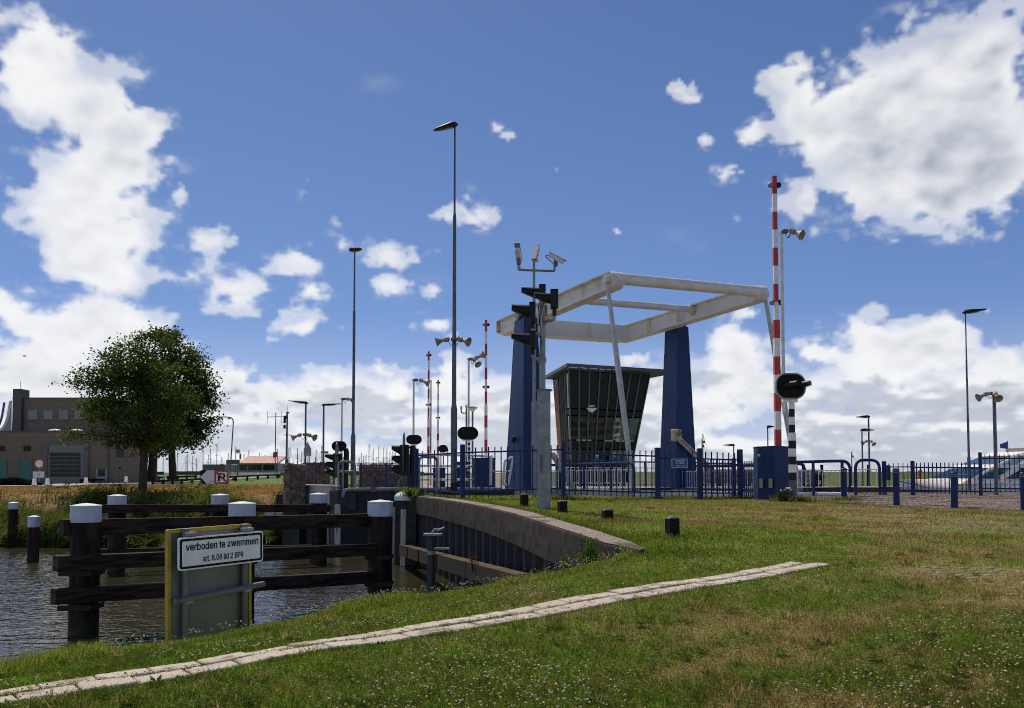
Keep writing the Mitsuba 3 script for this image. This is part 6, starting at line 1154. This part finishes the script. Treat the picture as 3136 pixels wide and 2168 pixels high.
# white clover heads in drifts
Xf, Yf = sample_lawn(90000, 4.3, 26, rs); cl = meshkit.fbm(np.stack([Xf * .9, Yf * .9, Xf * 0], -1), 3, 33); kk = rs.rand(len(Xf)) < smooth(.46, .74, cl) * .14 * (1 - .25 * dryness(Xf, Yf)) * np.minimum(1, 9 / Yf) ** .5; Xf, Yf = Xf[kk], Yf[kk]
t = rs.uniform(4, len(EDGE) - 1.001, 620); i = t.astype(int); e = EDGE[i] * (1 - (t - i)[:, None]) + EDGE[i + 1] * (t - i)[:, None]; q = e[:, :2] + en[i] * rs.normal(-.02, .10, (len(t), 1))
Xf, Yf = np.r_[Xf, q[:, 0]], np.r_[Yf, q[:, 1]]; Zf = np.r_[ground(Xf[:-len(t)], Yf[:-len(t)]) + rs.uniform(.035, .06, len(Xf) - len(t)), ground(q[:, 0], q[:, 1]) + rs.uniform(.05, .12, len(t))]
ico = trimesh.creation.icosphere(subdivisions=1); n = len(Xf); sz = rs.uniform(.0045, .0078, n) * (1 + .014 * Yf)
fv = ico.vertices[None] * sz[:, None, None] * np.array([1, 1, .8]) * (1 + rs.uniform(-.22, .22, (n, 42, 1))) + np.c_[Xf, Yf, Zf][:, None]; ffv = (ico.faces[None] + (np.arange(n) * 42)[:, None, None]).reshape(-1, 3)
tone = np.where(rs.rand(n, 1) < .22, [[.34, .24, .14]], [[.60, .55, .33]]) * rs.uniform(.7, 1.1, (n, 1)); fcol = np.repeat(tone[:, None], 42, 1) * np.where(ico.vertices[None, :, 2:] < -.3, .55, 1.0)
k = num('clover_flowers'); scene[k] = mikit.ply((fv.reshape(-1, 3), ffv), 'flower', smooth=False, color=fcol.reshape(-1, 3)); labels[k] = {'label': 'white clover heads scattered in drifts over the lawn', 'category': 'flowers', 'kind': 'stuff'}

# ---------------------------------------------------------------- leafy plants
def leaf_cloud(pts, size, rs, col, flat=.5):
    n = len(pts); a = rs.normal(size=(n, 3)); a[:, 2] *= flat; a /= np.linalg.norm(a, axis=1, keepdims=True); b = rs.normal(size=(n, 3)); b -= a * (a * b).sum(1, keepdims=True); b /= np.linalg.norm(b, axis=1, keepdims=True)
    s = size * rs.uniform(.6, 1.3, (n, 1)); v = np.stack([pts - a * s * .5, pts + b * s * .34, pts + a * s * .6, pts - b * s * .34], 1)
    f = (np.array([[0, 1, 2], [0, 2, 3]])[None] + (np.arange(n) * 4)[:, None, None]).reshape(-1, 3)
    return v.reshape(-1, 3), f, np.repeat(col[:, None], 4, 1).reshape(-1, 3)
def plant(label, x, y, z, h, r, n, size, tone, name='weed', flowers=0):
    k = T(name, label, 'plant'); rs = np.random.RandomState(int(abs(x * 97 + y * 31)) + 3); pts, stems = [], []
    for _ in range(max(4, n // 22)):
        a, rr = rs.uniform(0, 6.28), r * math.sqrt(rs.rand()); tip = V(x + math.cos(a) * rr, y + math.sin(a) * rr * .7, z + h * rs.uniform(.55, 1)); b = V(x + math.cos(a) * rr * .3, y, z - .05); stems.append(cyl(b, tip, .006, .003, 4)); t = rs.uniform(.25, 1.02, 24)[:, None]; pts.append(b + (tip - b) * t + rs.normal(0, size * .55, (24, 3)))
        if flowers and rs.rand() < .7: stems.append(trimesh.Trimesh(*[np.array(q) for q in ([[0, 0, 0]] * 3, [[0, 1, 2]])])) if False else None
    pts = np.vstack(pts); v, f, c = leaf_cloud(pts, size, rs, np.array(tone) * rs.uniform(.7, 1.4, (len(pts), 1)))
    P(k, 'leaves', (v, f), 'leaf', color=c); P(k, 'stem', cat(stems), 'bark', smooth=False)
    if flowers:
        fl = [ball((x + rs.uniform(-r, r), y + rs.uniform(-r, r) * .6, z + h * rs.uniform(.8, 1.15)), (.034, .034, .012), 1) for _ in range(flowers + 2)]; P(k, 'flower_heads', cat(fl), 'white', smooth=False)
plant('bright green leafy sapling growing at the near end of the coping', gx(1800, 11.55), 11.55, -.62, .50, .13, 300, .055, (.11, .20, .025))
plant('smaller bright green sprout left of the leafy sapling on the bank', gx(1738, 11.15), 11.15, -.60, .27, .10, 160, .05, (.10, .18, .025))
plant('reddish brown dry weed growing on the wale before the sheet piling', gx(1452, 18.4), 18.4, -1.25, .42, .12, 150, .035, (.12, .07, .05))
plant('white flowering weed at the foot of the striped signal post', gx(2400, 24.4), 24.4, -.08, .42, .24, 420, .05, (.045, .075, .02), flowers=6)
plant('grassy weed on the round cap of the quay pier', gx(1255, 29.6), 29.6, .0, .30, .12, 120, .07, (.07, .10, .02))
# reeds along the far shore
rs = np.random.RandomState(8); N = 30000
X = np.r_[rs.uniform(-31, -9.2, N), rs.normal(-20.5, 2.4, 3000)]; dep = np.abs(rs.normal(.2, 1.0, len(X))) + rs.uniform(-.3, .6, len(X)); Yr = shore(X) - 1.0 + dep * 1.6
left = smooth(-19, -27, X); Yr = Yr - left * rs.uniform(0, 4.2, len(X)); clump = meshkit.fbm(np.stack([X * .55, Yr * .55, X * 0], -1), 3, 17)
keep = (clump > .40) & (X > -29.3 + (Yr - 36) * .3); X, Yr, clump = X[keep], Yr[keep], clump[keep]
H = (.75 + .9 * smooth(.35, .7, clump)) * rs.uniform(.6, 1.0, len(X)) * (1 - .45 * smooth(39.5, 42, Yr)); Z0 = np.maximum(far_z(X, Yr), -2.35); n = len(X); a = rs.uniform(0, 6.28, n); wdir = .55 + rs.normal(0, .35, n)
segs = []; wd = rs.uniform(.018, .034, n)
p0_ = np.c_[X, Yr, Z0]; p1_ = p0_ + np.c_[wdir * .10 * H, rs.normal(0, .08, n), H * .55]; p2_ = p1_ + np.c_[wdir * .40 * H, rs.normal(0, .14, n), H * .40]
sd = np.c_[np.cos(a), np.sin(a), a * 0] * wd[:, None]
rv = np.stack([p0_ - sd * .6, p0_ + sd * .6, p1_ + sd, p1_ - sd, p2_], 1); rf = (np.array([[0, 1, 2], [0, 2, 3], [3, 2, 4]])[None] + (np.arange(n) * 5)[:, None, None]).reshape(-1, 3)
rc = np.array([.088, .135, .030]) * rs.uniform(.55, 1.5, (n, 1)); rc[rs.rand(n) < .12] = [.18, .14, .06]; sets = [(rv.reshape(-1, 3), rf, np.repeat(rc[:, None], 5, 1).reshape(-1, 3))]
m = n * 2; pick = rs.randint(n, size=m); tt = rs.uniform(.25, .98, (m, 1)); pp_ = p1_[pick] * (1 - tt) + p2_[pick] * tt - np.c_[0 * tt, 0 * tt, rs.uniform(0, .5, (m, 1)) * H[pick][:, None]]
dd = np.c_[rs.normal(.5, .6, m), rs.normal(0, .5, m), rs.normal(-.05, .3, m)]; dd /= np.linalg.norm(dd, axis=1, keepdims=True); ln = rs.uniform(.2, .5, (m, 1)); up_ = np.c_[np.zeros(m), np.zeros(m), np.full(m, .022)]
sets.append((np.stack([pp_ - up_, pp_ + up_, pp_ + dd * ln], 1).reshape(-1, 3), np.arange(3 * m).reshape(-1, 3), np.repeat(rc[pick][:, None] * 1.1, 3, 1).reshape(-1, 3)))
vv = np.vstack([s[0] for s in sets]); off = [0, len(sets[0][0])]; ff = np.vstack([s[1] + o for s, o in zip(sets, off)])
k = num('reeds'); scene[k] = mikit.ply((vv, ff), 'leaf', smooth=False, color=np.vstack([s[2] for s in sets])); labels[k] = {'label': 'dense green reeds leaning in the wind along the far shore', 'category': 'reeds', 'kind': 'stuff'}
# dry grass on the far bank
rs = np.random.RandomState(9); n = 60000; X = rs.uniform(-36, -9, n); Yd = rs.uniform(40.5, 62, n); kk = (X > -.62 * Yd) & ~((X > -24) & (Yd > 58)); X, Yd = X[kk], Yd[kk]; n = len(X)
drp = np.interp(X, [-40, -31, -27.5, -25.6], [50, 51, 53.5, 60]); kk = np.abs(Yd - drp) > 2.2; X, Yd = X[kk], Yd[kk]; n = len(X); kk = Yd < drp[np.nonzero(kk)[0]] ; X, Yd = X[kk], Yd[kk]; n = len(X)
gcol = np.array([.40, .26, .10]) * rs.uniform(.5, 1.35, (n, 1)) ; gr = meshkit.fbm(np.stack([X * .4, Yd * .4, X * 0], -1), 3, 3) > .6; gcol[gr] *= [.6, .85, .6]
v, f, c = blades(X, Yd, far_z(X, Yd), rs.uniform(.04, .15, n), np.full(n, .05), 1.0, rs, gcol); k = num('dry_grass'); scene[k] = mikit.ply((v, f), 'leaf', smooth=False, color=c); labels[k] = {'label': 'long dry straw coloured grass between the reeds and the pale road', 'category': 'grass', 'kind': 'stuff'}

# ---------------------------------------------------------------- trees and shrubs
def tree(label, x, y, z, trunk_r, lean, lobes, n_leaf, leaf, seed, tone=(.080, .120, .028), fork=.3, name='tree'):
    """lobes: (dx, dy, dz, rx, ry, rz) of the leaf masses above the foot of the trunk."""
    rs = np.random.RandomState(seed); k = T(name, label, 'tree'); H = max(l[2] for l in lobes); top = V(x + lean[0], y + lean[1], z + H * .75)
    path = np.array([V(x, y, z - .3), V(x, y, z + .2), V(x + lean[0] * .3, y + lean[1] * .3, z + H * .32), V(x + lean[0] * .6, y + lean[1] * .6, z + H * .55), top])
    P(k, 'trunk', sweep(path, np.array([1.35, 1.1, .9, .6, .12]) * trunk_r, 12), 'bark')
    limbs = []
    for l in lobes:
        e = V(x + l[0], y + l[1], z + l[2]); s = path[2] + (path[3] - path[2]) * rs.uniform(-.3, 1); mid = s * .5 + e * .5 + V(0, 0, -.25)
        limbs.append(sweep(np.array([s, mid, e]), np.array([.34, .2, .05]) * trunk_r, 7))
        for _ in range(4): d = rs.normal(size=3); d /= np.linalg.norm(d); e2 = e + d * np.array(l[3:]) * .9; limbs.append(sweep(np.array([e * .7 + mid * .3, (e + e2) / 2, e2]), np.array([.11, .07, .02]) * trunk_r, 5))
    P(k, 'limb', cat(limbs), 'bark')
    big = list(lobes); lobes = []
    for l in big:                                       # each mass is a core with knobs and sprays standing out of it
        lobes.append((l[0], l[1], l[2], l[3] * .82, l[4] * .82, l[5] * .82))
        for _ in range(9):
            d = rs.normal(size=3); d /= np.linalg.norm(d); f_ = rs.uniform(.20, .42); lobes.append(tuple(np.array(l[:3]) + d * np.array(l[3:]) * rs.uniform(.72, 1.06)) + tuple(np.array(l[3:]) * f_ * rs.uniform(.7, 1.25, 3)))
    vol = np.array([(l[3] * l[4] * l[5]) ** .8 for l in lobes]); share = (vol / vol.sum() * n_leaf / 14).astype(int) + 1; pts, cols = [], []
    for l, m in zip(lobes, share):
        d = rs.normal(size=(m, 3)); d /= np.linalg.norm(d, axis=1, keepdims=True); r = rs.uniform(.25, 1.0, (m, 1)) ** .45
        c = V(x + l[0], y + l[1], z + l[2]) + d * r * np.array(l[3:]) * (1 + .75 * (meshkit.noise(d * 2.6 + seed, seed)[:, None] - .5))
        hole = meshkit.fbm(c * 1.25, 3, seed) > .43; c = c[hole]
        tw = rs.uniform(.5, 1.45, (len(c), 1)); sp = leaf * rs.uniform(.9, 2.0, (len(c), 1, 1)); q = c[:, None] + rs.normal(0, 1, (len(c), 14, 3)) * sp * np.array([1.25, 1.25, .75]); pts.append(q.reshape(-1, 3)); cols.append(np.repeat(tw, 14, 0))
    pts = np.vstack(pts); cols = np.vstack(cols) * rs.uniform(.75, 1.3, (len(pts), 1)); v, f, c = leaf_cloud(pts, leaf, rs, np.array(tone) * cols, .7); P(k, 'crown', (v, f), 'leaf', color=c); return k
YA = 45; xa = gx(438, YA)
def lob(Y, x, lst): return [(gx(px, Y) - x, dy, at(0, py, Y)[2] - ZT, rx * Y / F, ry_, rz * Y / F) for px, py, rx, rz, dy, ry_ in lst]
ZT = -.25
tree('round leafy tree with reddish trunk in front of the grey building', xa, YA, ZT, .20, (.15, .2), lob(YA, xa, [(400, 1085, 78, 55, 0, 1.3), (440, 1050, 60, 42, .2, 1.0), (330, 1120, 75, 50, .3, 1.2), (270, 1175, 62, 36, -.2, .8), (390, 1190, 110, 75, 0, 1.7), (480, 1170, 75, 75, 0, 1.4), (310, 1255, 85, 50, .3, 1.3), (400, 1290, 90, 55, 0, 1.4), (500, 1270, 70, 55, 0, 1.2), (350, 1345, 75, 28, -.2, .9), (435, 1355, 60, 32, 0, .9), (235, 1330, 52, 17, -.3, .5), (510, 1340, 55, 32, .2, .8), (560, 1230, 40, 50, .2, .8)]), 26000, .135, 5)
YB = 78; xb = gx(531, YB); ZT = .28
tree('taller dark tree with leaning trunk on the green meadow right of the other trees', xb, YB, ZT, .30, (-.9, .3), lob(YB, xb, [(515, 1050, 50, 42, 0, 1.6), (560, 1095, 50, 50, 0, 1.8), (500, 1130, 60, 60, 0, 2), (585, 1165, 50, 55, .3, 1.8), (625, 1210, 42, 45, 0, 1.5), (560, 1240, 75, 60, 0, 2.2), (610, 1290, 52, 42, 0, 1.7), (530, 1310, 80, 45, 0, 2), (590, 1345, 50, 25, 0, 1.4), (480, 1350, 60, 30, 0, 1.5)]), 24000, .24, 6, (.062, .096, .028))
YC = 66; xc = gx(467, YC); ZT = .2
tree('dark trunked tree squeezed between the other two trees', xc, YC, ZT, .32, (.1, .2), lob(YC, xc, [(470, 1230, 60, 60, 0, 1.6), (450, 1310, 60, 45, 0, 1.6), (480, 1370, 55, 26, 0, 1.3), (430, 1180, 50, 50, 0, 1.4)]), 9000, .20, 7, (.045, .072, .024))
for i, (px, Y, w, h, lab) in enumerate(((-30, 54.5, 1.5, .62, 'dark clipped shrub at the far left foot of the grey building'), (40, 54.8, 1.3, .66, 'dark clipped shrub left of the round red rimmed sign'), (92, 55.2, .8, .5, 'small dark shrub beside the round red rimmed sign'))):
    k = T('shrub', lab, 'shrub'); rs = np.random.RandomState(40 + i); x = gx(px, Y); n = 2600; d = rs.normal(size=(n, 3)); d /= np.linalg.norm(d, axis=1, keepdims=True); d[:, 2] = np.abs(d[:, 2]); c = V(x, Y, .0) + d * np.array([w, .7, h]) * rs.uniform(.5, 1, (n, 1)) ** .4
    v, f, cc_ = leaf_cloud(c, .12, rs, np.array([.018, .026, .012]) * rs.uniform(.6, 1.4, (n, 1))); P(k, 'leaves', (v, f), 'leaf', color=cc_); P(k, 'stem', cyl((x, Y, -.2), (x, Y, h * .6), .05, .02, 6), 'bark')
k = T('bird', 'small dark gull flying before the clouds at the left', 'bird'); o = at(76, 1091, 110)
P(k, 'body', sweep([o + V(-.22, 0, -.03), o + V(-.08, 0, 0), o + V(.1, 0, .02), o + V(.24, 0, .03)], [.012, .05, .045, .01], 8), 'dark_band')
for s in (-1, 1): P(k, 'wing', loft([np.array([o + V(a - .07, s * b, c), o + V(a + .07, s * b, c + .01), o + V(a + .06, s * b, c + .02), o + V(a - .06, s * b, c + .015)]) for a, b, c in ((0, .03, 0), (-.02, .25, .12), (-.12, .55, .05))]), 'dark_band')
